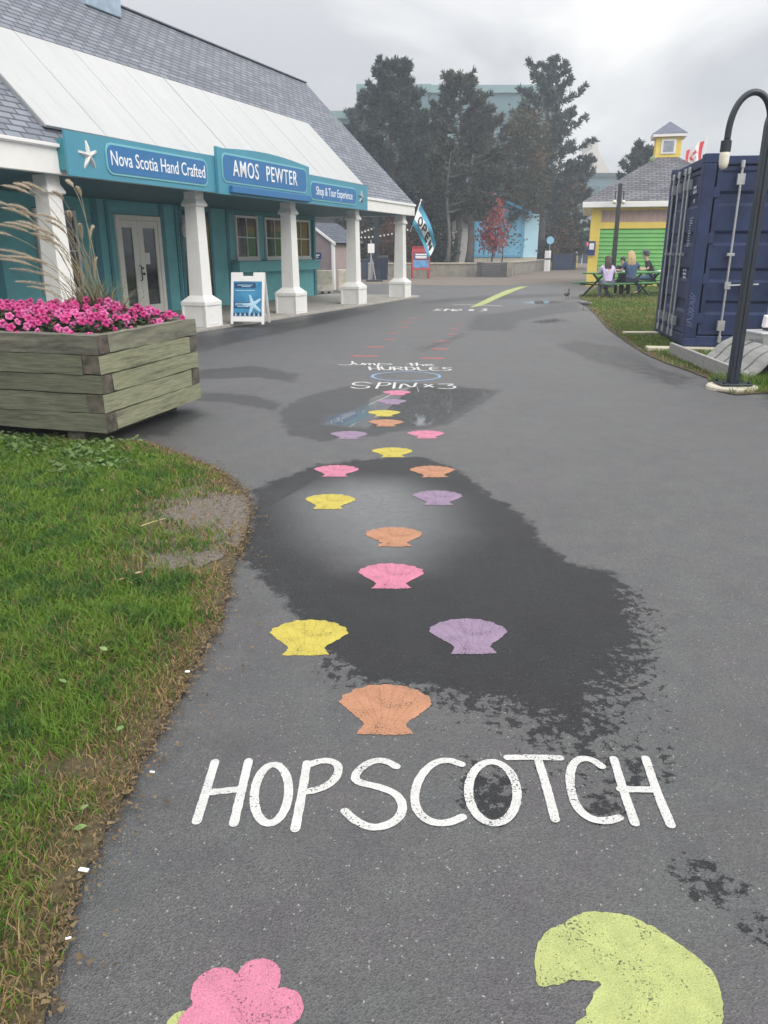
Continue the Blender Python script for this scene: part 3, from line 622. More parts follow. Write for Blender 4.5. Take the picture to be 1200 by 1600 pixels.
JT = [[(235,449),(238,463),(215,469),(165,466)],[(250,459),(252,466),(285,467),(290,458)],[(300,468),(300,461),(325,460),(325,468)],[(325,461),(350,460),(352,469)],
      [(365,476),(375,459)],[(372,462),(430,461),(445,466),(370,470)],
      [(537,458),(548,472)],[(520,463),(575,462)],[(570,457),(572,472)],[(572,466),(600,465),(605,472)],[(615,468),(655,467),(640,463),(612,466),(625,473),(660,472)]]
words('jump_lettering', JT[:6], .030, 'white', 'thin white painted word Jump, left above the HURDLES word', frm=f2)
words('the_lettering', JT[6:], .030, 'white', 'thin white painted word the, right above the HURDLES word', frm=f2)
SF = {'H': [[(0, 0), (0, 1)], [(1, 0), (1, 1)], [(0, .5), (1, .5)]], 'U': [[(0, 1), (.05, .2), (.5, 0), (.95, .2), (1, 1)]], 'R': [[(0, 0), (0, 1)], [(0, 1), (.9, .95), (.9, .6), (0, .5)], [(.3, .5), (1, 0)]],
      'D': [[(0, 0), (0, 1)], [(0, 1), (.8, .9), (1, .5), (.8, .1), (0, 0)]], 'L': [[(0, 1), (0, 0), (1, 0)]], 'E': [[(1, 1), (0, 1), (0, 0), (1, 0)], [(0, .5), (.8, .5)]], 'S': [[(1, .9), (.5, 1), (.05, .8), (.3, .55), (.8, .45), (.95, .2), (.5, 0), (0, .1)]]}
HU = []
for i, ch in enumerate('HURDLES'):
    for st_ in SF[ch]: HU.append([(326 + i * 63 + x * 46 + 6 * (.5 - y), 494 - 17 * y + i * .6) for x, y in st_])
words('hurdles_lettering', HU, .032, 'white', 'white painted HURDLES word between the blue ring and red bars', frm=f2, smooth=1)
for i, (x0, x1, y, side) in enumerate([(218,375,421,0),(305,405,373,0),(395,465,334,0),(415,480,301,0),(475,535,270,0),(480,545,244,0),(535,590,222,0),(588,716,432,1),(640,740,384,1),(660,748,343,1),(725,775,307,1),(740,782,280,1),(770,805,258,1)]):
    a = G(*f2((x0, y))); b = G(*f2((x1, y + 1))); hw = .05
    m = MB(); k = 14; vs = []
    for j in range(k + 1):
        t = j / k; p = a.lerp(b, t); ww = hw * (.35 + .65 * min(1, 4 * t, 4 * (1 - t) + .2)) * (1 + .12 * math.sin(9 * t + i)); vs += [(p.x - a.x, p.y - a.y - ww, 0), (p.x - a.x, p.y - a.y + ww, 0)]
    m.add(vs, [(2 * j, 2 * j + 2, 2 * j + 3, 2 * j + 1) for j in range(k)])
    nm = ['nearest', 'second', 'third', 'fourth', 'fifth', 'sixth', 'farthest'] if side == 0 else ['nearest', 'second', 'third', 'fourth', 'fifth', 'farthest']
    tag(m.build('hurdle_bar', PAINT['red'], loc=(a.x, a.y, PZ)), f'red painted hurdle bar, {nm[i % 7]} of the {"left" if side == 0 else "right"} column beyond the HURDLES word', 'ground painting', 'red painted hurdle bars')
f3 = lambda p: (p[0] / 3.75 + 640, p[1] / 3.75 + 420)
FS = [[(190,236),(150,237),(165,241),(185,243),(140,246)],[(215,236),(205,247)],[(215,237),(240,238),(210,241)],[(255,237),(250,247)],[(270,247),(275,237),(295,247),(300,238)],[(352,238),(372,246)],[(372,238),(350,246)],[(420,234),(455,235),(430,240),(458,243),(415,248)]]
words('far_spin_lettering', FS, .07, 'white', 'faint white SPIN x 3 lettering far down the path near the lime line', frm=f3)
words('far_word_line', [[(262,209),(380,211)]], .09, 'white', 'faint white painted dash left of the lime line end', frm=f3, smooth=0)
words('far_word_line', [[(410,212),(538,218)]], .09, 'white', 'faint white painted dash right of the lime line end', frm=f3, smooth=0)
lm = MB(); A_, B_ = [G(735,480), G(748,480)], [G(822,447.5), G(812,449)]
pl_ = gp([(733,481),(752,478),(782,464.5),(806,454),(825,447.2),(812,448),(790,454),(765,465)])
lm.sheet([(x - pl_[0][0], y - pl_[0][1]) for x, y in pl_], 0); tag(lm.build('lime_line', PAINT['lime'], loc=(*pl_[0], PZ + .002)), 'long lime green line painted far down the path', 'ground painting')
# pink flower and lime leaf at the bottom of the picture
cf = G(378, 1604); PT = [(G(px, py) - cf, rr) for px, py, rr in ((338, 1547, .050), (404, 1529, .046), (440, 1575, .043), (418, 1650, .05), (318, 1602, .050))]
out_ = []
for a in np.linspace(0, 2 * PI, 120, endpoint=False):
    rr = .088
    for c_, q_ in PT:
        al = c_.x * math.cos(a) + c_.y * math.sin(a); pe = c_.x * math.sin(a) - c_.y * math.cos(a)
        if abs(pe) < q_ and al + math.sqrt(q_ * q_ - pe * pe) > rr: rr = al + math.sqrt(q_ * q_ - pe * pe)
    out_.append((rr * math.cos(a), rr * math.sin(a)))
m = MB(); m.sheet(jitter_edge(out_, .0008, 3, .005), 0)
fo = m.build('painted_flower', PAINT['pink'], loc=(cf.x, cf.y, PZ)); tag(fo, 'pink five petal flower painted on the asphalt at the bottom', 'ground painting')
f4 = lambda p: (p[0] / 3.158 + 820, p[1] / 3.158 + 1400)
lime = [f4(p) for p in [(75,460),(50,410),(48,280),(65,230),(110,170),(200,130),(255,95),(330,75),(400,85),(490,90),(560,120),(640,155),(720,210),(800,265),(870,320),(930,380),(955,440),(975,520),(980,580),(970,640),(940,740),(860,830),(700,900),(520,900),(380,830),(280,720),(235,632),(298,600),(310,550),(340,490),(390,425),(300,420),(215,420),(150,445)]]
c0 = G(*lime[0]); m = MB(); m.sheet(jitter_edge([(p[0] - c0.x, p[1] - c0.y) for p in gp(chaikin(lime, 1, True))], .0015, 4, .008), 0)
tag(m.build('painted_leaf', PAINT['lime'], loc=(c0.x, c0.y, PZ)), 'pale lime green notched leaf shape painted at the bottom right', 'ground painting')
m = MB(); cl = G(284, 1602); m.sheet(jitter_edge([(.03 * math.cos(a), .03 * math.sin(a)) for a in np.linspace(0, 6.1, 20)], .001, 5), 0); tag(m.build('painted_leaf', PAINT['lime'], loc=(cl.x, cl.y, PZ - .001)), 'small lime patch of paint left of the pink flower', 'ground painting')
# ================================================================== the shop with its porch
P5 = G(633, 467); AX = math.atan2(.92644, .37644)      # long axis of the shop runs away to the right
shop = thing('shop_building', (P5.x, P5.y, 0), AX, 'teal shop with white columned porch and grey shingle roof', 'shop building')
XL, XR = -31.0, .42                                    # along the shop; local y runs back from the columns
SLP = math.atan2(3.41, 3.49); EZ, RY_, RZ_ = 2.73, 3.52, 6.15
SHG = shingle_mat('grey roof shingles', S(158, 164, 174, .66), S(132, 138, 148, .64), S(100, 105, 116, .62), .30, .125)
m = MB(); Ls = math.hypot(RY_ + .12, RZ_ - EZ + .12) + .02
m.box(XL, XR, 0, Ls, -.09, 0)
rf = m.build('roof', SHG, shop, loc=(0, -.14, EZ - .02), rot=(SLP, 0, 0))
m = MB(); m.box(XL, XR, -Ls, 0, -.09, 0)
m.build('roof', SHG, shop, loc=(0, 2 * RY_ + .14, EZ - .02), rot=(-SLP, 0, 0))
m = MB(); m.box(XL, XR + .01, RY_ - .14, RY_ + .14, RZ_ + .06, RZ_ + .085); m.build('ridge_cap', mat('ridge cap', S(120, 124, 136, .8), .9), shop)
# white metal panels laid on the lower part of the roof above the porch
wp = mat('white roof panel', (.37, .38, .385), .38, .04, 1.2, coat=.15, stretch=(3, .5, 1), dirt=(.31, .315, .32), dscale=2.5); ut = mat('seam shadow strip', S(150, 152, 160, .9), .7)
xa, xb, k = -13.85, -2.92, 9
m = MB(); m.box(xa, xb, .44, 2.56, .005, .03); m.build('panel_underlay', ut, shop, loc=(0, -.14, EZ - .02), rot=(SLP, 0, 0))
for i in range(k):
    x0 = xa + (xb - xa) * i / k; x1 = xa + (xb - xa) * (i + 1) / k; g_ = .022 if i in (3, 6) else .008
    m = MB(); m.box(x0 + .002, x1 - g_, .40, 2.60, .034, .075)
    m.build('roof_panel', wp, shop, loc=(0, -.14, EZ - .02), rot=(SLP, 0, 0), bev=.006)
# fascia, soffit, gable end
m = MB(); m.box(XL, -13.95, -.14, -.02, 2.40, 2.735); m.box(-13.95, XR, -.13, -.03, 2.40, 2.70); m.box(XR - .10, XR, -.03, 2 * RY_ + .03, 2.40, 2.66)
m.build('fascia', M_['white'], shop, bev=.008)
m = MB(); m.box(XL, -13.95, -.20, -.145, 2.735, 2.78); m.build('gutter', M_['white2'], shop, bev=.006); m = MB(); m.box(-3.6, XR + .02, -.165, -.135, 2.66, 2.72); m.build('gutter', M_['white2'], shop, bev=.006)
m = MB(); m.box(XL, XR - .11, -.02, 3.0, 2.405, 2.43); m.build('soffit', mat('dark teal soffit', S(52, 104, 116, .7), .6), shop)
m = MB(); m.prism([(0.0, 2.67), (2 * RY_, 2.67), (RY_, RZ_ - .12)], 0, .1, M=T(XR - .25, 0, 0) @ Matrix(((0, 0, 1, 0), (1, 0, 0, 0), (0, 1, 0, 0), (0, 0, 0, 1))))
m.build('gable_wall', M_['teal'], shop)
# small cupola sitting on the ridge
m = MB(); m.box(-9.35, -8.35, RY_ - .5, RY_ + .5, RZ_ - .3, RZ_ + 1.1); cu = m.build('cupola', mat('pale blue boards', S(160, 178, 196, .9), .6), shop, bev=.02)
m = MB(); m.box(-8.95, -8.65, RY_ - .53, RY_ - .5, RZ_ + .15, RZ_ + .8); m.build('window', M_['glass'], cu)
m = MB(); m.lathe([(.85, 0), (.7, .1), (.02, .8)], 4, M=T(-8.85, RY_, RZ_ + 1.1) @ RZ(PI / 4)); m.build('cupola_roof', SHG, cu)
# porch slab
m = MB(); m.box(XL, 1.0, -.12, 3.0, -.2, .055); m.build('porch_floor', M_['concrete'], shop, bev=.012)
# columns
for cx_ in (0.0, -3.46, -6.93, -10.42, -13.9, -17.4, -20.9):
    m = MB()
    m.frustum(.50, .50, .05, .50); m.frustum(.54, .54, .44, .505); m.frustum(.54, .30, .505, .615)
    for sx, sy in ((-1, -1), (1, -1), (1, 1), (-1, 1)): m.box(sx * .245 - .02, sx * .245 + .02, sy * .245 - .02, sy * .245 + .02, .05, .44)
    m.box(-.16, .16, -.257, -.25, .09, .12); 
    m.frustum(.30, .25, .61, 2.16)
    m.frustum(.26, .34, 2.15, 2.17); m.frustum(.34, .34, 2.17, 2.195); m.frustum(.34, .25, 2.195, 2.29); m.frustum(.25, .25, 2.28, 2.41)
    m.build('column', M_['white'], shop, loc=(cx_, .17, 0), bev=.006)
# walls: clapboards are a real saw-tooth profile
def clap(m, x0, x1, y, z0, z1, pitch=.115, mi=0, lap=.012):
    z = z0
    while z < z1 - 1e-4:
        zt = min(z + pitch, z1)
        m.add([(x0, y - lap, z), (x1, y - lap, z), (x1, y, zt), (x0, y, zt), (x0, y, z), (x1, y, z)], [(0, 1, 2, 3), (0, 4, 5, 1)], mi); z += pitch
WY = 3.0
m = MB(); m.box(XL, -.12, WY + .02, 6.6, .0, 2.45); m.build('inner_wall', M_['teal_dark'], shop)
def siding(x0, x1, z0, z1, y=WY): m = MB(); clap(m, x0, x1, y, z0, z1); m.box(x0, x1, y + .001, y + .018, z0, z1); m.build('siding', M_['teal'], shop)
def trim(x0, x1, z0, z1, y=WY, d=.03, mt='teal_dark'): m = MB(); m.box(x0, x1, y - d, y + .019, z0, z1); m.build('trim', M_[mt], shop, bev=.004)
# lower wall of the window bay, with a planter shelf, then the corner
siding(-4.98, -.14, .06, 1.10); trim(-5.10, -4.98, .06, 2.40); trim(-.26, -.12, .06, 2.40, WY - .002, .04)
for x0, x1 in ((-4.98, -4.70), (-3.55, -3.22), (-2.08, -1.72)): siding(x0, x1, 1.18, 2.40)
trim(-4.98, -.27, 2.31, 2.405, WY - .001, .025)
m = MB(); m.box(-4.95, -.30, WY - .26, WY - .013, .86, 1.10); m.box(-5.0, -.27, WY - .30, WY - .013, 1.10, 1.14); m.build('window_shelf', M_['teal'], shop, bev=.006)
def window(x0, x1, z0, z1, cols=2, rows=2, mt='white2', y=WY):
    m = MB(); w = .055
    m.box(x0, x0 + w, y - .05, y + .01, z0, z1); m.box(x1 - w, x1, y - .05, y + .01, z0, z1)
    m.box(x0 + w, x1 - w, y - .05, y + .01, z1 - w, z1); m.box(x0 - .03, x1 + .03, y - .08, y + .01, z0 - .05, z0 - .002); m.box(x0 + w, x1 - w, y - .05, y + .01, z0, z0 + w)
    for i in range(1, cols): xx = x0 + (x1 - x0) * i / cols; m.box(xx - .012, xx + .012, y - .035, y - .005, z0 + w, z1 - w)
    for i in range(1, rows): zz = z0 + (z1 - z0) * i / rows; m.box(x0 + w, x1 - w, y - .038, y - .004, zz - .014, zz + .014)
    f = m.build('window', M_[mt], shop, bev=.003)
    m = MB(); m.box(x0 + w, x1 - w, y - .012, y - .006, z0 + w, z1 - w); m.build('pane', M_['glass'], f)
window(-4.68, -3.58, 1.20, 2.28); window(-3.18, -2.12, 1.20, 2.28); window(-1.68, -.5, 1.20, 2.28)
# recessed glass entrance left of the window bay
trim(-7.05, -6.95, .06, 2.40); trim(-5.85, -5.75, .06, 2.40); siding(-5.75, -5.10, .06, 2.40, WY + .0)
m = MB(); m.box(-6.95, -5.85, WY - .012, WY + .012, .06, 2.40); gd = m.build('glass_door', M_['glass'], shop)
m = MB(); m.box(-6.95, -5.85, WY - .03, WY - .013, .06, .30); m.box(-6.44, -6.36, WY - .03, WY - .013, .30, 2.30); m.box(-6.95, -5.85, WY - .03, WY - .013, 2.30, 2.40); m.build('door_frame', M_['teal_dark'], gd)
# white double door
def door():
    x0, x1, zt = -9.28, -7.80, 2.12; y = WY
    m = MB(); m.box(x0, x0 + .11, y - .06, y + .01, .06, zt); m.box(x1 - .11, x1, y - .06, y + .01, .06, zt); m.box(x0 + .11, x1 - .11, y - .06, y + .01, zt - .1, zt)
    d = m.build('door', mat('cream door paint', (.86, .84, .78), .5, .04, 4), shop, bev=.005)
    m = MB()
    xm = -8.60
    for a, b, wl, wr in ((x0 + .115, xm - .005, .06, .17), (xm + .005, x1 - .115, .17, .10)):
        m.box(a, a + wl, y - .045, y, .07, zt - .105); m.box(b - wr, b, y - .045, y, .07, zt - .105); m.box(a + wl, b - wr, y - .045, y, .07, .26); m.box(a + wl, b - wr, y - .045, y, zt - .25, zt - .105)
    m.build('door_leaf', d.data.materials[0], d, bev=.004)
    m = MB(); m.box(x0 + .17, xm - .17, y - .022, y - .012, .26, zt - .25); m.box(xm + .17, x1 - .21, y - .022, y - .012, .26, zt - .25); m.build('pane', M_['glass'], d)
    m = MB(); m.tube([(xm - .05, y - .05, .78), (xm - .05, y - .10, .80), (xm - .05, y - .10, 1.08), (xm - .05, y - .05, 1.10)], .012, 8); m.ball((xm + .06, y - .07, .92), .03); m.ball((xm + .06, y - .06, 1.04), .022); m.build('handle', M_['black'], d, smooth=True)
    m = MB(); m.box(xm + .20, xm + .36, y - .026, y - .023, 1.12, 1.36); m.build('paper_notice', M_['white2'], d)
door()
siding(-7.80, -7.05, .06, 2.40); siding(-9.75, -9.28, .06, 2.40); siding(-9.28, -7.80, 2.13, 2.40); trim(-7.77, -7.62, .06, 2.38, WY - .013, .02); trim(-7.22, -7.12, .06, 2.38, WY - .013, .02); trim(-9.52, -9.44, .06, 2.38, WY - .013, .02); trim(-9.92, -9.75, .06, 2.40)
siding(-10.36, -9.92, .06, 2.40); siding(-11.45, -10.36, .06, .60); siding(-11.45, -10.36, 2.16, 2.40); siding(-13.9, -11.45, .06, 2.40); trim(-12.5, -12.3, .06, 2.38, WY - .013, .02); trim(-13.9, -13.75, .06, 2.38, WY - .013, .02)
window(-11.43, -10.38, .66, 2.14, 1, 2)
siding(-17.2, -13.9, .06, 2.40); window(-15.9, -14.7, .7, 2.1, 2, 2)
m = MB(); clap(m, -19, -14.3, 2.45, .06, 1.02); m.box(-19, -14.3, 2.451, 2.99, .06, 1.04); m.build('window_shelf', M_['teal'], shop)
for xx, zz in ((-6.98, 1.86), (-1.92, 1.98)):          # oval wall lanterns
    m = MB(); m.ball((xx, WY - .09, zz), .11, 12, sx=.7, sy=.6, sz=1.5); m.box(xx - .05, xx + .05, WY - .06, WY - .014, zz - .06, zz + .06); m.build('wall_lantern', M_['white2'], shop, smooth=False)

# ------------------------------------------------------------------ sign boards over the porch
SY = -.30
sign = thing('shop_sign', (P5.x, P5.y, 0), AX, 'long turquoise three part shop sign with blue plaques over the porch', 'shop sign')
def XZ(y): return Matrix(((1, 0, 0, 0), (0, 0, -1, y), (0, 1, 0, 0), (0, 0, 0, 1)))      # x,y of a drawing -> x,z on the sign's face, thickness towards the viewer
def rrect(x0, x1, z0, z1, r, n=6, notch=False):
    p = []
    for cx_, cz_, a0 in ((x1 - r, z0 + r, -PI / 2), (x1 - r, z1 - r, 0), (x0 + r, z1 - r, PI / 2), (x0 + r, z0 + r, PI)):
        for i in range(n + 1): a = a0 + PI / 2 * i / n; p.append((cx_ + r * math.cos(a), cz_ + r * math.sin(a)))
    return p
def board(pts, y0, d, name='sign_board', m_='sign', par=None, bev=.006):
    m = MB(); m.prism(pts, 0, d, M=XZ(y0)); return m.build(name, M_[m_], par or sign, bev=bev)
board([(-13.95, 2.38), (-10.40, 2.38), (-10.40, 2.98), (-13.95, 2.95)], SY + .04, .05)
mid = [(-10.42, 2.36), (-6.93, 2.36), (-6.93, 3.10)] + [(-6.93 - 3.49 * t, 3.10 + .09 * math.sin(PI * t)) for t in np.linspace(.06, .94, 12)] + [(-10.42, 3.13)]
board(mid, SY - .02, .06)
board([(-6.94, 2.38), (-3.60, 2.38), (-3.60, 2.95), (-6.94, 2.97)], SY + .04, .05)
m = MB(); m.box(-10.1, -7.0, SY - .16, SY - .085, 2.40, 2.52); m.build('light_trough', M_['plaque'], sign, bev=.01)
m = MB()
for xx in (-13.9, -10.4, -7.0, -3.65): m.box(xx - .04, xx + .04, SY + .045, -.14, 2.45, 2.85)
m.build('bracket', M_['teal_dark'], sign)
for x0, x1, z0, z1, yb in ((-13.2, -10.66, 2.46, 2.89, SY - .012), (-10.30, -7.08, 2.56, 3.05, SY - .082), (-6.78, -4.32, 2.46, 2.85, SY - .012)):
    rim = board(rrect(x0, x1, z0, z1, .13), yb, .012, 'plaque_rim', 'plaque_rim', bev=0)
    board(rrect(x0 + .03, x1 - .03, z0 + .03, z1 - .03, .11), yb - .012, .008, 'plaque', 'plaque', bev=0)
text_mesh('lettering', 'Nova Scotia Hand Crafted', .285, M_['lettering'], sign, T(-11.93, SY - .024, 2.675) @ RX(PI / 2), .012, .78)
text_mesh('lettering', 'AMOS', .39, M_['lettering'], sign, T(-9.52, SY - .094, 2.805) @ RX(PI / 2), .016, .79, spacing=1.14)
text_mesh('lettering', 'PEWTER', .39, M_['lettering'], sign, T(-8.17, SY - .094, 2.805) @ RX(PI / 2), .016, .79, spacing=1.14)
text_mesh('lettering', 'Shop & Tour Experience', .25, M_['lettering'], sign, T(-5.55, SY - .024, 2.655) @ RX(PI / 2), .010, .78)
def starfish(cx_, cz_, r, y, par, m_, rot=.1, d=.05):
    pts = []
    for i in range(5):
        a = PI / 2 + rot + i * 2 * PI / 5
        for da, rr in ((-.62, .30), (-.22, .62), (-.08, .98), (.08, .98), (.22, .62)): pts.append((cx_ + r * rr * math.cos(a + da), cz_ + r * rr * math.sin(a + da)))
    m = MB(); n = len(pts); vs = [(p[0], y, p[1]) for p in pts] + [(cx_, y - d, cz_)] + [(cx_ + (p[0] - cx_) * .55, y - d * .7, cz_ + (p[1] - cz_) * .55) for p in pts]
    fs = []
    for i in range(n): j = (i + 1) % n; fs += [(i, j, n + 1 + j, n + 1 + i), (n + 1 + i, n + 1 + j, n)]
    m.add(vs, fs); return m.build('starfish', m_, par, smooth=False)
starfish(-13.55, 2.665, .20, SY - .012, sign, mat('pewter white', (.66, .65, .64), .35, .1, 9, metal=.2))
starfish(-4.02, 2.665, .17, SY - .012, sign, mat('pewter grey', (.30, .36, .40), .4, .2, 9, metal=.3), -.1)

# ------------------------------------------------------------------ sandwich board on the porch edge
ab = thing('sandwich_board', G(392, 505, .055), math.radians(-6), 'white sandwich board with blue starfish poster on the porch edge', 'sandwich board')
pB = mat('poster blue', S(38, 104, 150), .4, .25, 4, col2=S(66, 150, 190)); pN = mat('poster navy', S(22, 68, 110), .4, .1, 4); pL = mat('poster pale', S(170, 205, 225), .4, .1, 5)
for sgn in (-1, 1):
    th = math.radians(14) * sgn; Mx = T(0, sgn * .25, 0) @ RX(th)
    m = MB(); w = .33; h_ = .98
    m.box(-w, -w + .05, -.012, .012, 0, h_); m.box(w - .05, w, -.012, .012, 0, h_); m.box(-w + .05, w - .05, -.012, .012, .05, .15); m.box(-w + .05, w - .05, -.012, .012, h_ - .17, h_ - .07)
    m.box(-w + .05, -.11, -.012, .012, h_ - .07, h_); m.box(.11, w - .05, -.012, .012, h_ - .07, h_); m.box(-w + .04, w - .04, .004, .010, .14, h_ - .16)
    m.v = [tuple(Mx @ Vector(v)) for v in m.v]; pn = m.build('panel', M_['white2'], ab, bev=.004)
    if sgn == -1:
        def flat(x0, x1, z0, z1, mm, nm, e=.0): q = MB(); q.box(x0, x1, -.008 - e, -.004, z0, z1, M=Mx); return q.build(nm, mm, pn)
        flat(-.28, .28, .15, h_ - .17, pB, 'poster'); flat(-.26, .16, .68, .78, pN, 'poster_band', .002); flat(-.28, .28, .15, .22, pN, 'poster_band', .002); flat(-.27, .05, .30, .42, pN, 'poster_band', .002)
        q = MB()
        for zz, xa_, xb_ in ((.742, -.20, .10), (.715, -.12, .06), (.64, -.24, .14), (.395, -.24, .02), (.365, -.25, .03), (.335, -.20, .02)): q.box(xa_, xb_, -.0125, -.011, zz - .007, zz + .007, M=Mx)
        for i in range(6): xx = -.23 + .09 * i; q.prism([(xx - .02, .16), (xx + .025, .16), (xx + .012, .20), (xx, .225), (xx - .012, .19)], 0, .003, M=Mx @ XZ(-.0105))
        q.build('poster_print', pL, pn)
        sf = starfish(.10, .37, .20, -.011, pn, pL, .3, .006); sf.data.transform(Mx)
# ------------------------------------------------------------------ OPEN flag on the end column
flag = thing('open_flag', (P5.x, P5.y, 0), 0, 'blue and white flag reading OPEN hanging from the last porch column', 'flag')
fA, fB, fC, fD = [AT(px, py, P5.y - .1) - P5 for px, py in ((657, 318), (644, 351), (668, 404), (681, 382))]
m = MB(); p0 = AT(641, 362, P5.y + .05) - P5; p1 = AT(658, 313, P5.y - .12) - P5; m.tube([p0, p1], .013, 8); m.ball(tuple(p1), .03); m.build('flag_pole', M_['white2'], flag, smooth=True)
def fpt(u, v, off=0.):
    p = fA.lerp(fD, u).lerp(fB.lerp(fC, u), v); 
    return p + Vector((.05 * math.sin(u * 3.1) , .07 * math.sin(u * 7 + v * 5) - off - .12 * u, -.04 * math.sin(PI * v) * u + .02 * math.sin(PI*u)))
nu, nv = 26, 12
def fstrip(v0, v1, mm, nm):
    m = MB(); k = 5; fr = [[fpt(i / nu, v0 + (v1 - v0) * j / k, .0) for j in range(k + 1)] for i in range(nu + 1)]
    vs = [p for row in fr for p in row] + [p + Vector((0, .004, 0)) for row in fr for p in row]; n = (nu + 1) * (k + 1); fs = []
    for i in range(nu):
        for j in range(k): a = i * (k + 1) + j; fs += [(a, a + 1, a + k + 2, a + k + 1), (a + n, a + n + k + 1, a + n + k + 2, a + n + 1)]
    return m.add(vs, fs).build(nm, mm, flag, smooth=True)
fblue = mat('flag blue', S(92, 176, 210, .75), .7, .08, 3); fwhite = mat('flag white', (.78, .78, .77), .7, .05, 3)
fstrip(0, .27, fblue, 'flag_stripe'); fstrip(.27, .73, fwhite, 'flag_stripe'); fstrip(.73, 1, fblue, 'flag_stripe')
GL = {'O': [ell(.5, .5, .42, .5, 0, 14)], 'P': [[(.12, 0), (.12, 1), (.6, 1), (.85, .88), (.85, .6), (.6, .48), (.12, .48)]], 'E': [[(.9, 1), (.12, 1), (.12, 0), (.9, 0)], [(.12, .5), (.75, .5)]], 'N': [[(.1, 0), (.1, 1), (.9, 0), (.9, 1)]]}
m = MB()
for i, ch in enumerate('OPEN'):
    for st_ in GL[ch]:
        pts = []
        for (a, b), (c, d) in zip(st_, st_[1:]):
            for t in np.linspace(0, 1, 4, endpoint=False): pts.append((a + (c - a) * t, b + (d - b) * t))
        pts.append(st_[-1])
        m.tube([fpt(.12 + i * .205 + x * .16, .68 - y * .36, .012) for x, y in pts], .022, 5)
m.build('lettering', M_['black'], flag)
# ================================================================== timber planter with petunias and fountain grass
pA = G(168, 677, .10); pB_ = G(315, 622, .10); RA = math.atan2(pB_.y - pA.y, pB_.x - pA.x) - PI / 2   # local +y = along the right side
pl = thing('timber_planter', (pA.x, pA.y, 0), RA, 'big square weathered green timber planter standing on wood blocks', 'planter')
PLW, PLD, TH = 2.5, 1.50, .145
tim_shaded = mat('shaded green timber', (.080, .090, .060), .85, .3, 7, .7, 26, stretch=(.8, 12, 12), col2=(.165, .172, .115), dirt=(.050, .048, .038), dscale=3)  # front timbers: shade of that face put into a darker colour
tim_lit = mat('lit green timber', (.19, .20, .12), .85, .25, 7, .7, 26, stretch=(12, .8, 12), col2=(.32, .325, .21), dirt=(.10, .095, .068), dscale=2.6)  # lighter copy of the same timber, painted for the lit right side
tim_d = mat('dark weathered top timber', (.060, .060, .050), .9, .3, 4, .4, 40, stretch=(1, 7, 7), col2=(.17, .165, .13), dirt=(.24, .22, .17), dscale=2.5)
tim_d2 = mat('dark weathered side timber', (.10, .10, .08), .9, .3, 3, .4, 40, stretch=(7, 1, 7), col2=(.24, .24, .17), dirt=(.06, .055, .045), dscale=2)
endg = mat('end grain', (.085, .075, .06), .9, .5, 14, .6, 50, dirt=(.16, .13, .10), dscale=9)
def timber(x0, x1, y0, y1, z0, mm, nm='timber'):
    """one long sawn timber with slightly wavy faces, subdivided along its length"""
    r = rnd; lx = (x1 - x0) > (y1 - y0); n = 18; vs = []; fs = []; wv, wf, wp = r.uniform(.002, .0055), r.uniform(3, 7), r.uniform(0, 6)
    for i in range(n + 1):
        t = i / n; w = [r.uniform(-.003, .003) + wv * math.sin(t * wf + wp + 1.3 * q_) for q_ in range(4)]
        for (a, b), ww in zip(((0, 0), (1, 0), (1, 1), (0, 1)), w):
            z = z0 + .003 + b * (TH - .009) + ww
            if lx: vs.append((x0 + (x1 - x0) * t, y0 + (y1 - y0) * a + ww, z))
            else: vs.append((x0 + (x1 - x0) * a + ww, y0 + (y1 - y0) * t, z))
    for i in range(n):
        for j in range(4): fs.append((i * 4 + j, i * 4 + (j + 1) % 4, (i + 1) * 4 + (j + 1) % 4, (i + 1) * 4 + j))
    m = MB(); m.add(vs, fs); m.add(vs[:4], [(3, 2, 1, 0)], 1); m.add(vs[-4:], [(0, 1, 2, 3)], 1)
    o = m.build(nm, [mm, endg], pl); 
    return o
z = .10
for c_ in range(5):
    top = c_ == 4; lap = c_ % 2 == 1
    fa = tim_d if top else tim_shaded; fb = tim_d2 if c_ >= 4 else tim_lit
    # local x runs left (negative) along the front, y runs back along the right side
    xe = -.002 if (not lap or top) else -.145
    ys_ = .147 if xe > -.1 else 0.0
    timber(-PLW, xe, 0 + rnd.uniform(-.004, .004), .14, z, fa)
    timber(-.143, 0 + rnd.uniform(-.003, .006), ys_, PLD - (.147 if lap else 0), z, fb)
    timber(-PLW, -.147 if lap is False else 0, PLD - .14, PLD, z, tim_shaded) if True else None
    z += TH
m = MB(); m.box(-PLW, -.14, .14, PLD - .14, .10, .74); m.build('soil', mat('potting soil', (.03, .024, .018), .95, .4, 30), pl)
for x in (-2.3, -1.3, -.30):
    m = MB(); m.box(x - .07, x + .07, .03, PLD - .05, .0, .10); m.build('wood_block', endg, pl)
ptop = .81
Mp = T(pA.x, pA.y, 0) @ RZ(RA)
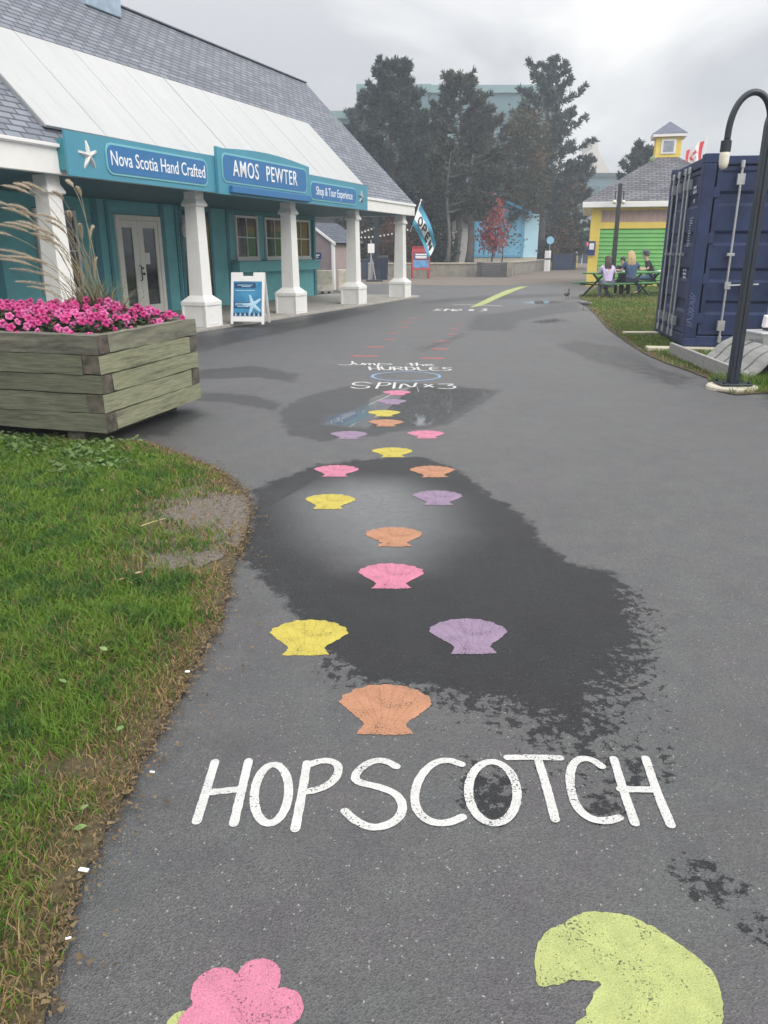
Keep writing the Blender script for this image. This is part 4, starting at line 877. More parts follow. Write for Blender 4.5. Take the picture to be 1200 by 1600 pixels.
# petunias: leaf mound and blossoms
pet = thing('petunia_bed', (pA.x, pA.y, .74), RA, 'dense mound of magenta pink petunias filling the timber planter', 'flowers')
def mound(x, y):                                      # height of the leaf mound above the soil
    u = (x + PLW / 2) / (PLW / 2); v = (y - PLD / 2) / (PLD / 2 - .1)
    e = max(0., 1 - abs(u) ** 4) * max(0., 1 - abs(v) ** 4)
    return .05 + .17 * e ** .6 + .03 * math.sin(5 * x + 1) * math.sin(6 * y)
r = np.random.RandomState(11); n = 9000
lx = -PLW + .06 + r.rand(n) * (PLW - .14); ly = .08 + r.rand(n) * (PLD - .17)
co = []; tri = []; cl = []
for i in range(n):
    hgt = mound(lx[i], ly[i]) * (.55 + .45 * r.rand()); a = r.rand() * 6.28; s_ = .018 + .016 * r.rand(); tl = (r.rand() - .4) * 1.4
    d = Vector((math.cos(a), math.sin(a), tl * .6)).normalized(); sdv = Vector((-math.sin(a), math.cos(a), (r.rand() - .5) * .5))
    c = Vector((lx[i], ly[i], hgt)); o = len(co)
    co += [c - d * s_, c + sdv * s_ * .55, c + d * s_ * 1.2, c - sdv * s_ * .55]; tri.append((o, o + 1, o + 2, o + 3))
    g_ = .7 + .6 * r.rand(); cl += [(.030 * g_, .060 * g_, .020 * g_)] * 4
me = fast_mesh('foliage', np.array([tuple(c) for c in co]), np.array(tri), 4); set_col(me, np.array(cl)); me.materials.append(attr_mat('petunia leaves', rough=.5, trans=.2)); link('foliage', me, pet)
# one blossom: five-lobed trumpet
def blossom_mesh():
    m = MB(); n = 20; ring0 = []; vs = [(0, 0, -.022)]
    for rr, zz in ((.004, -.012), (.017, .002), (.031, -.001)):
        for j in range(n):
            a = 2 * PI * j / n; k = 1 + (.13 * math.cos(5 * a) if rr > .02 else .05 * math.cos(5 * a)); vs.append((rr * k * math.cos(a), rr * k * math.sin(a), zz + .003 * math.cos(5 * a + 1)))
    fs = [(0, 1 + j, 1 + (j + 1) % n) for j in range(n)]
    for b in range(2):
        for j in range(n): fs.append((1 + b * n + j, 1 + (b + 1) * n + j, 1 + (b + 1) * n + (j + 1) % n, 1 + b * n + (j + 1) % n))
    m.add(vs, fs); m.mi = [0] * n + [1] * n + [1] * n
    return m
pk = [mat('magenta petal', S(222, 62, 146, .62), .55, .3, 60), mat('magenta petal light', S(236, 112, 180, .62), .55, .25, 60)]; pth = mat('petunia throat', S(170, 30, 100, .6), .6)
bl_me = []
for p_ in pk:
    o = blossom_mesh().build('blossom', [pth, p_]); bl_me.append(o.data); bpy.data.objects.remove(o)
cand = []
while len(cand) < 640:
    x = -PLW + .06 + rnd.random() * (PLW - .12); y = .06 + rnd.random() * (PLD - .14) * 1.0
    hz_ = mound(x, y) + rnd.uniform(-.045, .035)
    if all((x - c[0]) ** 2 + (y - c[1]) ** 2 > .0011 for c in cand): cand.append((x, y, hz_))
    elif rnd.random() < .02: cand.append((x, y, hz_ + .03))
camL = Mp.inverted() @ Vector((0, 0, CAM_H))
def vis_key(c): return (Vector((c[0], c[1], 0)) - Vector((camL.x, camL.y, 0))).length + (3 if c[0] < -1.2 else 0)
cand.sort(key=vis_key)
mmb = MB(); protos = [blossom_mesh(), blossom_mesh()]
for i, c in enumerate(cand):
    tow = Vector((camL.x - c[0], camL.y - c[1], .9 + 1.3 * rnd.random())).normalized() + Vector((rnd.uniform(-.7, .7), rnd.uniform(-.7, .7), rnd.uniform(-.2, .5)))
    q = tow.to_track_quat('Z', 'Y'); s_ = rnd.uniform(.8, 1.2)
    if i < 100:
        o = link('blossom', bl_me[i % 5 in (1, 3)], pet, c); o.rotation_mode = 'QUATERNION'; o.rotation_quaternion = q; o.scale = (s_,) * 3
    else:
        Mm = T(*c) @ q.to_matrix().to_4x4() @ Matrix.Diagonal((s_, s_, s_, 1)); b = protos[0]; off = len(mmb.v); kk = 1 if rnd.random() < .66 else 2
        mmb.add(b.v, b.f, 0, Mm); mmb.mi[-len(b.f):] = [0 if x == 0 else kk for x in b.mi]
o = mmb.build('blossoms', [pth] + pk, pet); o['kind'] = 'stuff'
# fountain grass growing from the same planter
fgp = Mp @ Vector((-.62, .95, .76))
fg = thing('fountain_grass', fgp, 0, 'tall fountain grass with feathery beige plumes behind the petunias', 'ornamental grass')
m = MB(); r = rnd
bl_c = mat('fountain grass blades', (.085, .10, .045), .6, .4, 9, col2=(.20, .19, .09)); 
def arch(L_, az, lean, n=9, droop=.5):
    pts = []; 
    for i in range(n + 1):
        t = i / n; rr = lean * (t ** 1.5) * L_; zz = L_ * (t - droop * lean * t * t * .55); pts.append(Vector((math.cos(az) * rr, math.sin(az) * rr, zz)))
    return pts
for i in range(330):
    az = r.uniform(0, 6.28); pts = arch(r.uniform(.32, .62), az, r.uniform(.15, 1.1), 6, .9); b0 = Vector((r.gauss(0, .10), r.gauss(0, .06), 0))
    sd_ = Vector((-math.sin(az), math.cos(az), 0)); vs = []; k = len(pts)
    for j, p in enumerate(pts): w = .004 * (1 - (j / (k - 1)) ** 2 * .9); vs += [tuple(p + b0 - sd_ * w), tuple(p + b0 + sd_ * w)]
    m.add(vs, [(2 * j, 2 * j + 1, 2 * j + 3, 2 * j + 2) for j in range(k - 1)])
m.build('blades', bl_c, fg)
plm = attr_mat('plume bristles', rough=.8, trans=.35)
stem_m = mat('plume stem', (.24, .20, .12), .7)
PLUMES = [(5,290),(24,287),(38,286),(6,325),(16,320),(28,346),(32,330),(10,348),(-8,350),(-25,360),(-5,390),(12,400),(18,420),(2,405),(34,402),(50,365),(58,358),(62,372),(84,300),(105,283),(122,295),(108,332),(125,352),(145,355),(62,335),(72,345),(-30,310),(-40,395),(28,440),(45,448),(150,405)]
for i, (px, py) in enumerate(PLUMES):
    tip = AT(px, py, fgp.y + rnd.uniform(-.25, .2)) - fgp; b0 = Vector((rnd.gauss(0, .09), rnd.gauss(0, .05), 0)); h_ = Vector((0, 0, 1))
    ctrl = b0 + Vector(((tip.x - b0.x) * .22, (tip.y - b0.y) * .25, max(.12, tip.z * .95)))
    bz = lambda t: b0 * (1 - t) ** 2 + ctrl * (2 * t * (1 - t)) + tip * t * t
    m = MB(); m.tube([bz(t) for t in np.linspace(0, .86, 10)], [.0032] * 5 + [.0024] * 5, 5); st_ = m.build('stem', stem_m, fg)
    nn_ = 420; co = []; cl = []; tri = []; R = np.random.RandomState(100 + i); Lp = rnd.uniform(.20, .30); tot = max(.4, (tip - b0).length)
    f0 = max(.3, 1 - Lp / tot)
    for j in range(nn_):
        t = f0 + (1 - f0) * R.rand(); p = bz(t); d = (bz(min(1, t + .03)) - bz(t - .03)).normalized(); s_ = (t - f0) / (1 - f0)
        env = .021 * (math.sin(PI * min(1, .12 + .88 * s_)) ** .6) + .002
        o_ = d.orthogonal().normalized(); o_.rotate(Matrix.Rotation(R.rand() * 6.28, 3, d)); e = p + o_ * env * (.7 + .6 * R.rand()) + d * .028; w = d.cross(o_) * .0016
        k = len(co); co += [p - w, p + w, e]; tri.append((k, k + 1, k + 2)); g_ = .75 + .5 * R.rand(); cl += [(.60 * g_, .52 * g_, .41 * g_)] * 3
    me = fast_mesh('plume', np.array([tuple(c) for c in co]), np.array(tri), 3); set_col(me, np.array(cl)); me.materials.append(plm); link('plume', me, st_)
# ================================================================== navy shipping container with side doors
navy = mat('navy container paint', S(58, 72, 112, .62), .5, .18, 2.5, .06, 30, spec=.25, dirt=S(50, 62, 96, .55), dscale=2)
navy_d = mat('navy recess paint', S(38, 48, 82, .8), .5, .15, 3)
CL, CWD, CZ, CH = 6.06, 2.44, .07, 2.59
ct = thing('shipping_container', (4.40, 11.52, CZ), math.radians(-9.2), 'navy blue shipping container with steel lock bars on end and side', 'container')
m = MB(); p_ = .17
for x in (0, CL - p_):
    for y in (0, CWD - p_): m.box(x, x + p_, y, y + p_, .12, CH - .12)
for x in (p_, ): pass
m.box(p_, CL - p_, .01, .13, .0, .15); m.box(p_, CL - p_, .01, .13, CH - .14, CH - .03); m.box(.01, .13, p_, CWD - p_, .0, .15); m.box(.01, .13, p_, CWD - p_, CH - .15, CH - .03); m.box(p_, CL - p_, CWD - .13, CWD - .01, 0, .15); m.box(p_, CL - p_, CWD - .13, CWD - .01, CH - .14, CH - .03); m.box(CL - .13, CL - .01, p_, CWD - p_, 0, .15)
m.build('frame', navy, ct, bev=.012)
m = MB()
for x in (0, CL - .19):
    for y in (0, CWD - .18):
        for z in (-.004, CH - .118): m = MB(); m.box(x - .004, x + .186, y - .004, y + .176, z, z + .122); m.build('corner_casting', navy, ct, bev=.01)
m = MB(); m.box(.1, CL - .1, .1, CWD - .1, CH - .06, CH - .03); m.box(.12, CL - .12, CWD - .10, CWD - .05, .15, CH - .14); m.box(CL - .1, CL - .05, .12, CWD - .12, .15, CH - .14); m.box(.12, CL - .12, .12, CWD - .12, .05, .10); m.build('shell', navy, ct)
def door_panel(par, x0, x1, z0, z1, axis_, ribs, nm='door'):
    """pressed door leaf: flat field with shallow horizontal swages"""
    zs = [z0]; 
    for k in ribs: zs += [k - .10, k - .06, k + .06, k + .10]
    zs.append(z1); dp = [0]
    for k in ribs: dp += [0, .035, .035, 0]
    dp.append(0); vs = []; fs = []
    for z, d in zip(zs, dp):
        for x in (x0, x1): vs.append((x, .055 + d, z) if axis_ == 'x' else (.055 + d, x, z))
    for i in range(len(zs) - 1): fs.append((2 * i, 2 * i + 1, 2 * i + 3, 2 * i + 2) if axis_ == 'x' else (2 * i + 1, 2 * i, 2 * i + 2, 2 * i + 3))
    m = MB(); m.add(vs, fs); fr = .055
    def bx(a, b, c, d): m.box(a, b, .030, .0545, c, d) if axis_ == 'x' else m.box(.030, .0545, a, b, c, d)
    bx(x0, x0 + fr, z0, z1); bx(x1 - fr, x1, z0, z1); bx(x0 + fr, x1 - fr, z0, z0 + fr); bx(x0 + fr, x1 - fr, z1 - fr, z1)
    return m.build(nm, navy, par)
def lock_bar(dr, c, axis_, z0=.06, z1=2.50, handle=0):
    m = MB(); P_ = (lambda a, o, z: (a, o, z)) if axis_ == 'x' else (lambda a, o, z: (o, a, z))
    m.tube([P_(c, -.012, z0), P_(c, -.012, z1)], .017, 8)
    for z in (z0 + .05, z1 - .05): m.tube([P_(c, -.012, z - .045), P_(c, -.012, z + .045)], .030, 8)
    for z in (.30, 2.26, 1.28):
        if axis_ == 'x': m.box(c - .05, c + .05, -.028, .030, z - .05 * (z != 1.28) - .02, z + .05 * (z != 1.28) + .02)
        else: m.box(-.028, .030, c - .05, c + .05, z - .05 * (z != 1.28) - .02, z + .05 * (z != 1.28) + .02)
    o = m.build('lock_bar', M_['steel'], dr, bev=.003)
    if handle:
        m = MB(); m.tube([P_(c, -.03, handle), P_(c + .42, -.05, handle + .02)], .014, 8)
        if axis_ == 'x': m.box(c - .03, c + .05, -.04, .0, handle - .05, handle + .05); m.box(c + .24, c + .29, -.055, .03, handle - .08, handle + .08)
        else: m.box(-.04, .0, c - .03, c + .05, handle - .05, handle + .05); m.box(-.055, .03, c + .24, c + .29, handle - .08, handle + .08)
        m.build('door_handle', M_['steel'], o, bev=.003)
RB = [.55, 1.0, 1.5, 2.02]
for i in range(4):
    x0 = .20 + i * 1.42; d = door_panel(ct, x0, x0 + 1.39, .17, CH - .16, 'x', RB)
    m = MB()
    for z in (.4, .95, 1.5, 2.1): m.box(x0 - .03, x0 + .05, .012, .0295, z - .07, z + .07)
    m.build('hinge', navy, d, bev=.004)
    lock_bar(d, x0 + .30, 'x', handle=(.86 if i % 2 == 0 else 0)); lock_bar(d, x0 + .92, 'x', handle=(1.12 if i % 2 else 0))
for i in range(2):
    y0 = .19 + i * 1.035; d = door_panel(ct, y0, y0 + 1.02, .17, CH - .17, 'y', RB)
    if i == 0: lock_bar(d, .84, 'y'); lock_bar(d, 1.13, 'y')
    else: lock_bar(d, 1.62, 'y', handle=.0); lock_bar(d, 2.05, 'y')
    m = MB(); R = random.Random(i)
    if i == 0:   # worn stencilled marks and data rows: small pale bars, unreadable in the photograph
        def row(y, z, n, w, h): 
            for k in range(n): 
                if R.random() < .85: m.box(.0265, .0295, y - k * w * 1.5 - w, y - k * w * 1.5, z, z + h * R.uniform(.8, 1))
        for z in (2.18, 2.12): row(.66, z, 6, .025, .045)
        row(.60, 1.99, 3, .025, .06)
        for k in range(12): row(.66, 1.78 - k * .035, R.randint(4, 8), .018, .014)
        for k in range(3): row(.70, 1.04 - k * .05, 6, .024, .032)
    if m.v: m.build('stencil_mark', mat('stencil grey', S(196, 202, 214, .9), .6, .2, 20), d)
m = MB(); R = random.Random(9)
for k in range(3):      # chalky scribble on the corner post
    m.tube([(.06 + .05 * math.sin(t * 1.9 + k), -.006, .28 + .16 * k + .02 * t * .6 + .03 * math.cos(t * 2.3)) for t in range(0, 12)], .0035, 4)
m.build('scribble', mat('chalk', S(128, 140, 170, .8), .9), ct)
for px, py, a_, d_ in ((1000, 524, .02, 'pale plank under the far left corner of the container'), (1056, 549, -.16, 'pale plank under the near corner of the container')):
    p = G(px, py); m = MB(); m.box(-.28 if px < 1020 else -.42, .75, -.12, .12, .0, .05); tag(m.build('timber_plank', M_['wood_pale'], loc=(p.x, p.y, .012), rot=(0, 0, a_), bev=.005), d_, 'plank', 'planks under the container')

# ------------------------------------------------------------------ gooseneck lamp post
lp = G(1143, 608)
lamp = thing('lamp_post', (lp.x, lp.y, 0), 0, 'dark navy gooseneck lamp post on a round concrete footing by the container', 'lamp post')
m = MB(); m.lathe([(.26, -.05), (.26, .03), (.245, .045), (.0001, .046)], 28); m.build('footing', M_['beige_conc'], lamp)
m = MB(); m.box(-.16, .16, -.13, .13, .052, .072); 
for sx in (-1, 1):
    for sy in (-1, 1): m.lathe([(.018, .07), (.018, .10), (.008, .10), (.008, .12)], 6, M=T(sx * .13, sy * .10, 0))
m.build('base_plate', M_['navy_post'], lamp, bev=.004)
m = MB(); m.frustum(.098, .088, .07, 2.56); m.frustum(.088, .07, 2.555, 2.63); m.box(-.010, .010, -.058, -.042, .1, 2.42); m.build('pole', M_['navy_post'], lamp, bev=.015)
m = MB(); ap = []
tipx = (AT(1138, 205, lp.y) - lp)
for t in np.linspace(0, 1, 22):
    a = PI * t; cxm = tipx.x / 2; ap.append((cxm + (-cxm) * math.cos(a), 0, 2.50 + .36 * math.sin(a) ** .85 - .06 * t))
ap = [(0, 0, 2.44)] + ap + [(tipx.x - .005, 0, 2.36)]
m.tube(ap, .031, 12); m.build('gooseneck', M_['navy_post'], lamp, smooth=True)
m = MB(); m.lathe([(.02, 2.42), (.05, 2.41), (.05, 2.315), (.045, 2.31)], 16, M=T(tipx.x - .005, 0, 0)); m.build('lamp_socket', M_['navy_post'], lamp, smooth=False)
m = MB(); m.lathe([(.042, 2.312), (.047, 2.29), (.046, 2.21), (.038, 2.175), (.02, 2.158), (.002, 2.154)], 18, M=T(tipx.x - .005, 0, 0)); m.build('lamp_glass', M_['bulb'], lamp, smooth=True)

# ------------------------------------------------------------------ curved grey slat bench lying behind the lamp post
p0 = G(1044, 556); p1 = G(1138, 598); ang = math.atan2(p1.y - p0.y, p1.x - p0.x); Lb = (p1 - p0).length
slat = mat('weathered grey boards', (.27, .268, .262), .75, .14, 4, .2, 50, stretch=(1, 6, 6), dirt=(.30, .29, .27), dscale=3)
bn = thing('curved_bench', (p0.x, p0.y, 0), ang, 'low curved lounger of grey boards lying between the container and lamp post', 'bench')
m = MB(); m.box(0, Lb * .62, 0, .05, .02, .185); m.box(Lb * .62 + .012, Lb + .12, 0, .05, .02, .185); m.build('front_board', slat, bn, bev=.006)
for i in range(5):
    x0 = .80 + i * .33; m = MB(); k = 8; w = .275
    pr = []
    for j in range(k + 1): t = j / k; pr.append((.06 + .50 * t, .18 - .09 * math.sin(PI * min(1, t * 1.5)) + .26 * max(0, t - .3)))
    vs = []
    for (y, z) in pr: vs += [(x0, y, z), (x0 + w, y, z), (x0, y, z - .035), (x0 + w, y, z - .035)]
    fs = []
    for j in range(k): a = 4 * j; fs += [(a, a + 1, a + 5, a + 4), (a + 2, a + 6, a + 7, a + 3), (a, a + 4, a + 6, a + 2), (a + 1, a + 3, a + 7, a + 5)]
    fs += [(0, 2, 3, 1), (4 * k, 4 * k + 1, 4 * k + 3, 4 * k + 2)]; m.add(vs, fs); m.build('slat', slat, bn)
m = MB(); m.box(.7, Lb, .15, .22, .01, .08); m.build('support', M_['black'], bn); m = MB(); m.box(.75, Lb + .1, .44, .50, .01, .22); m.build('support', M_['black'], bn)
q0 = G(1195, 580)
m_ = thing('planter_stool', (q0.x + .05, q0.y + .1, 0), math.radians(8), 'tapered light grey metal box on a short dark post, right edge', 'metal box')
gm = mat('light grey sheet metal', (.56, .57, .58), .4, .06, 5, metal=.3)
m = MB(); m.frustum(.36, .52, .22, .46, d0=.30, d1=.46); m.build('box', gm, m_, bev=.012)
m = MB(); m.frustum(.54, .54, .455, .475, d0=.48, d1=.48); m.build('rim', gm, m_, bev=.004)
m = MB(); m.box(-.02, .02, -.245, -.20, .21, .47); m.build('strap', M_['black'], m_)
m = MB(); m.lathe([(.10, 0), (.10, .22)], 20); m.build('post', M_['navy_post'], m_)
fl_ = thing('floodlight', (q0.x + .05, q0.y + .15, .475), 0, 'white twin floodlight standing on the tapered grey box, right edge', 'floodlight')
m = MB(); m.box(-.13, -.03, -.10, -.04, .06, .20, M=RX(.15)); m.box(-.12, -.04, -.108, -.10, .07, .19, M=RX(.15)); m.build('lamp_head', M_['white2'], fl_, bev=.008)
m = MB(); m.tube([(-.02, -.04, .20), (.03, -.05, .17), (.08, -.08, .10), (.10, -.09, .06)], [.03, .04, .045, .035], 10); m.build('lamp_head', mat('cream plastic', (.66, .60, .48), .4), fl_, smooth=True)
m = MB(); m.box(-.06, .06, -.06, .06, 0, .03); m.tube([(0, 0, .02), (0, 0, .12)], .02, 8); m.tube([(.05, -.04, .03), (.10, -.10, .08), (.16, -.05, .02)], .009, 6); m.build('mount', M_['black'], fl_)

# ------------------------------------------------------------------ vendor kiosk
kz = thing('vendor_kiosk', (G(915, 447).x, G(915, 447).y, 0), math.radians(-14), 'green and yellow clapboard vendor kiosk with grey hip roof and cupola', 'kiosk')
KW, KD = 5.9, 7.0
kg = mat('bright green clapboard', S(112, 186, 96, .92), .5, .10, 3, dirt=S(98, 172, 86, .9), dscale=1.5); ky = mat('yellow trim', S(240, 212, 100, .9), .5, .06, 3); kp = mat('pinkish plywood', S(186, 160, 150, .85), .75, .15, 2.5, stretch=(6, 6, 1))
m = MB(); m.box(.02, KW - .02, .03, KD, .0, 3.05); m.build('wall', ky, kz)
def kclap(m, x0, x1, z0, z1, pitch):
    z = z0
    while z < z1 - 1e-3:
        zt = min(z + pitch, z1); m.add([(x0, -.025, z), (x1, -.025, z), (x1, 0.01, zt), (x0, .01, zt), (x0, .02, z), (x1, .02, z)], [(0, 1, 2, 3), (0, 4, 5, 1)]); z += pitch
m = MB(); kclap(m, .40, KW - .40, .22, 2.26, .155); m.build('siding', kg, kz)
m = MB(); m.box(0, .40, -.035, .03, 0, 3.05); m.box(KW - .4, KW, -.035, .03, 0, 3.05); m.box(.40, KW - .4, -.033, .03, 0, .22); m.box(.40, KW - .4, -.04, .03, 2.26, 2.50); m.box(.40, KW - .4, -.033, .03, 2.96, 3.05); m.build('trim', ky, kz)
for i in range(4): x0 = .40 + i * 1.275; m = MB(); m.box(x0 + .01, x0 + 1.26, -.012, .02, 2.50, 2.96); m.build('plywood_panel', kp, kz)
ov = .38; SHK = shingle_mat('kiosk shingles', S(150, 150, 156, .62), S(118, 118, 126, .6), S(84, 84, 92, .6), .32, .16)
m = MB(); m.box(-ov, KW + ov, -ov, KD + ov, 3.05, 3.28); m.build('fascia', M_['white2'], kz, bev=.02)
apx, apy, apz = KW / 2, KD / 2, 5.45
for i, (ax_, a_, wd, rn) in enumerate([((KW / 2, -ov), 0, KW + 2 * ov, KD / 2 + ov), ((KW + ov, KD / 2), PI / 2, KD + 2 * ov, KW / 2 + ov), ((KW / 2, KD + ov), PI, KW + 2 * ov, KD / 2 + ov), ((-ov, KD / 2), -PI / 2, KD + 2 * ov, KW / 2 + ov)]):
    h_ = apz - 3.28; Ls_ = math.hypot(rn, h_); m = MB(); m.prism([(-wd / 2, 0), (wd / 2, 0), (0, Ls_)], -.03, 0)
    o = m.build('roof', SHK, kz); o.matrix_local = T(ax_[0], ax_[1], 3.29) @ RZ(a_) @ RX(math.atan2(h_, rn))
m = MB(); m.box(apx - .52, apx + .52, apy - .52, apy + .52, 4.9, 5.98); cup = m.build('cupola', ky, kz, bev=.02)
m = MB(); m.box(apx - .30, apx + .30, apy - .56, apy - .52, 5.30, 5.88); cw_ = m.build('window', M_['white2'], cup, bev=.01)
m = MB(); m.box(apx - .21, apx + .21, apy - .575, apy - .561, 5.38, 5.80); m.build('pane', glass_mat('pale pane', (.30, .33, .38), .1), cw_)
m = MB(); m.box(apx - .68, apx + .68, apy - .68, apy + .68, 5.96, 6.08); m.build('cupola_fascia', M_['white2'], cup)
m = MB(); m.add([(apx - .70, apy - .70, 6.08), (apx + .70, apy - .70, 6.08), (apx + .70, apy + .70, 6.08), (apx - .70, apy + .70, 6.08), (apx, apy, 6.62)], [(0, 1, 4), (1, 2, 4), (2, 3, 4), (3, 0, 4)]); m.build('cupola_roof', mat('slate cupola roof', S(112, 118, 134, .8), .9, .2, 9), cup)
m = MB(); m.lathe([(.10, 0), (.13, .05), (.13, .10), (.07, .16)], 12, M=T(apx - .62, apy - .75, 5.06) @ RX(PI / 2)); m.build('vent', mat('verdigris vent', (.20, .25, .16), .7), cup)
nb_ = thing('notice_board', (kz.location.x - .12, kz.location.y - .06, 0), math.radians(-14), 'small navy notice board with white sheet on the kiosk corner', 'notice board')
m = MB(); m.box(.08, .36, -.06, -.036, 1.22, 1.78); m.build('board', mat('navy notice board', S(32, 60, 120, .8), .5), nb_, bev=.005)
m = MB(); m.box(.12, .31, -.066, -.061, 1.45, 1.70); m.build('paper_notice', M_['white2'], nb_)
# small black lamp post by the kiosk
l2 = thing('lamp_post', (9.25, 32.55, 0), 0, 'slim black post with two small bulbs standing before the green kiosk', 'lamp post')
m = MB(); m.frustum(.26, .22, 0, .25); m.frustum(.17, .13, .25, 3.9); m.build('pole', M_['black'], l2, bev=.01)
for s_ in (-1, 1):
    m = MB(); m.tube([(0, 0, 3.6), (s_ * .16, 0, 3.62), (s_ * .17, 0, 3.3)], .022, 6); a_ = m.build('lamp_arm', M_['black'], l2); m = MB(); m.ball((s_ * .17, 0, 3.22), .085, 10); m.build('bulb', M_['bulb'], a_, smooth=True)
# flag beyond the kiosk
fp = AT(1093, 300, 44); cf_ = thing('national_flag', (fp.x, fp.y, 0), 0, 'red and white maple leaf flag hanging on a pole behind the kiosk', 'flag')
ztop = AT(1093, 212, 44).z
m = MB(); m.tube([(0, 0, 0), (0, 0, ztop)], .035, 8); m.build('flag_pole', M_['white2'], cf_)
fr_ = mat('flag red', S(226, 60, 70, .85), .7, .06, 4); fw_ = mat('flag cloth white', (.80, .79, .79), .7, .04, 4)
def cfp(u, v, off=0): return Vector((-.06 - u * .86 - .05 * math.sin(v * 3), .10 * math.sin(u * 9 + v * 2) - off, ztop - .25 - v * 1.0 - u * .42 + .05 * math.sin(u * 6)))
for u0, u1, mm in ((0, .24, fr_), (.24, .78, fw_), (.78, 1, fr_)):
    m = MB(); k, j_ = 8, 8; vs = [cfp(u0 + (u1 - u0) * a / k, b / j_, o_) for o_ in (0, -.004) for a in range(k + 1) for b in range(j_ + 1)]; n_ = (k + 1) * (j_ + 1)
    m.add(vs, [f for a in range(k) for b in range(j_) for q in [a * (j_ + 1) + b] for f in ((q, q + 1, q + j_ + 2, q + j_ + 1), (q + n_, q + n_ + j_ + 1, q + n_ + j_ + 2, q + n_ + 1))]); m.build('flag_panel', mm, cf_, smooth=True)
leafp = [(0, .5), (.10, .30), (.22, .36), (.18, .10), (.36, .20), (.40, .12), (.48, .06), (.26, -.20), (.28, -.28), (.03, -.26), (.03, -.5)]
leafp = leafp + [(-x, y) for x, y in leafp[::-1]]
m = MB(); tri = tessellate_polygon([[Vector((x, y, 0)) for x, y in leafp]]); m.add([cfp(.51 + x * .42, .5 - y * .62, .012) for x, y in leafp], [tuple(t) for t in tri]); m.build('leaf_emblem', fr_, cf_)

# ------------------------------------------------------------------ two green picnic tables in a row
pgm = mat('green painted wood', S(88, 160, 92, .6), .55, .12, 4, stretch=(1, 7, 7)); pgd = mat('dark green frame', S(40, 70, 56, .7), .5)
ta = math.atan2(.52, .85); TL = 2.45
def picnic(loc, label):
    t_ = thing('picnic_table', loc, ta, label, 'picnic table', 'green picnic tables on the right lawn')
    m = MB()
    for i in range(5): y = -.33 + i * .134; m.box(-TL / 2, TL / 2, y, y + .124, .72, .76)
    m.build('tabletop', pgm, t_, bev=.006)
    for s_ in (-1, 1):
        m = MB(); m.box(-TL / 2, TL / 2, s_ * .60 - .13, s_ * .60 - .004, .42, .46); m.box(-TL / 2, TL / 2, s_ * .60 + .004, s_ * .60 + .13, .42, .46); m.build('bench_seat', pgm, t_, bev=.006)
        m = MB(); x = s_ * .85
        m.tube([(x, -.25, .71), (x, .60, .02)], .032, 6); m.tube([(x + .07, .25, .71), (x + .07, -.60, .02)], .032, 6); m.box(x - .03, x + .03, -.71, .71, .37, .418); m.build('leg_frame', pgd, t_)
    return t_
u_ = Vector((.853, .522, 0)); nrm = Vector((-.522, .853, 0)); b0 = Vector((6.75, 24.4, 0))
t1 = picnic(b0 + u_ * 1.12 + nrm * .60, 'nearer green picnic table where the two long haired people sit'); t2 = picnic(b0 + u_ * 3.65 + nrm * .60, 'farther green picnic table where the man in a cap sits')

# ------------------------------------------------------------------ people
def skinned(name, nodes, edges, material, parent, sub=1):
    me = bpy.data.meshes.new(name); me.from_pydata([n[0] for n in nodes], edges, []); o = bpy.data.objects.new(name, me); COL.objects.link(o)
    sk = o.modifiers.new('skin', 'SKIN'); sk.use_smooth_shade = True
    for d, n in zip(me.skin_vertices[0].data, nodes): rr = n[1]; d.radius = rr if isinstance(rr, tuple) else (rr, rr)
    me.skin_vertices[0].data[0].use_root = True
    sb = o.modifiers.new('sub', 'SUBSURF'); sb.levels = sub; sb.render_levels = sub
    bpy.context.view_layer.update()
    m2 = bpy.data.meshes.new_from_object(o.evaluated_get(bpy.context.evaluated_depsgraph_get())); bpy.data.objects.remove(o)
    m2.materials.clear(); m2.materials.append(material); m2.polygons.foreach_set('use_smooth', [True] * len(m2.polygons)); m2.name = name
    return link(name, m2, parent)
skinm = mat('skin', (.50, .33, .25), .55, .08, 8)
def cloth(n, c): return mat(n, c, .85, .12, 7, .15, 60)
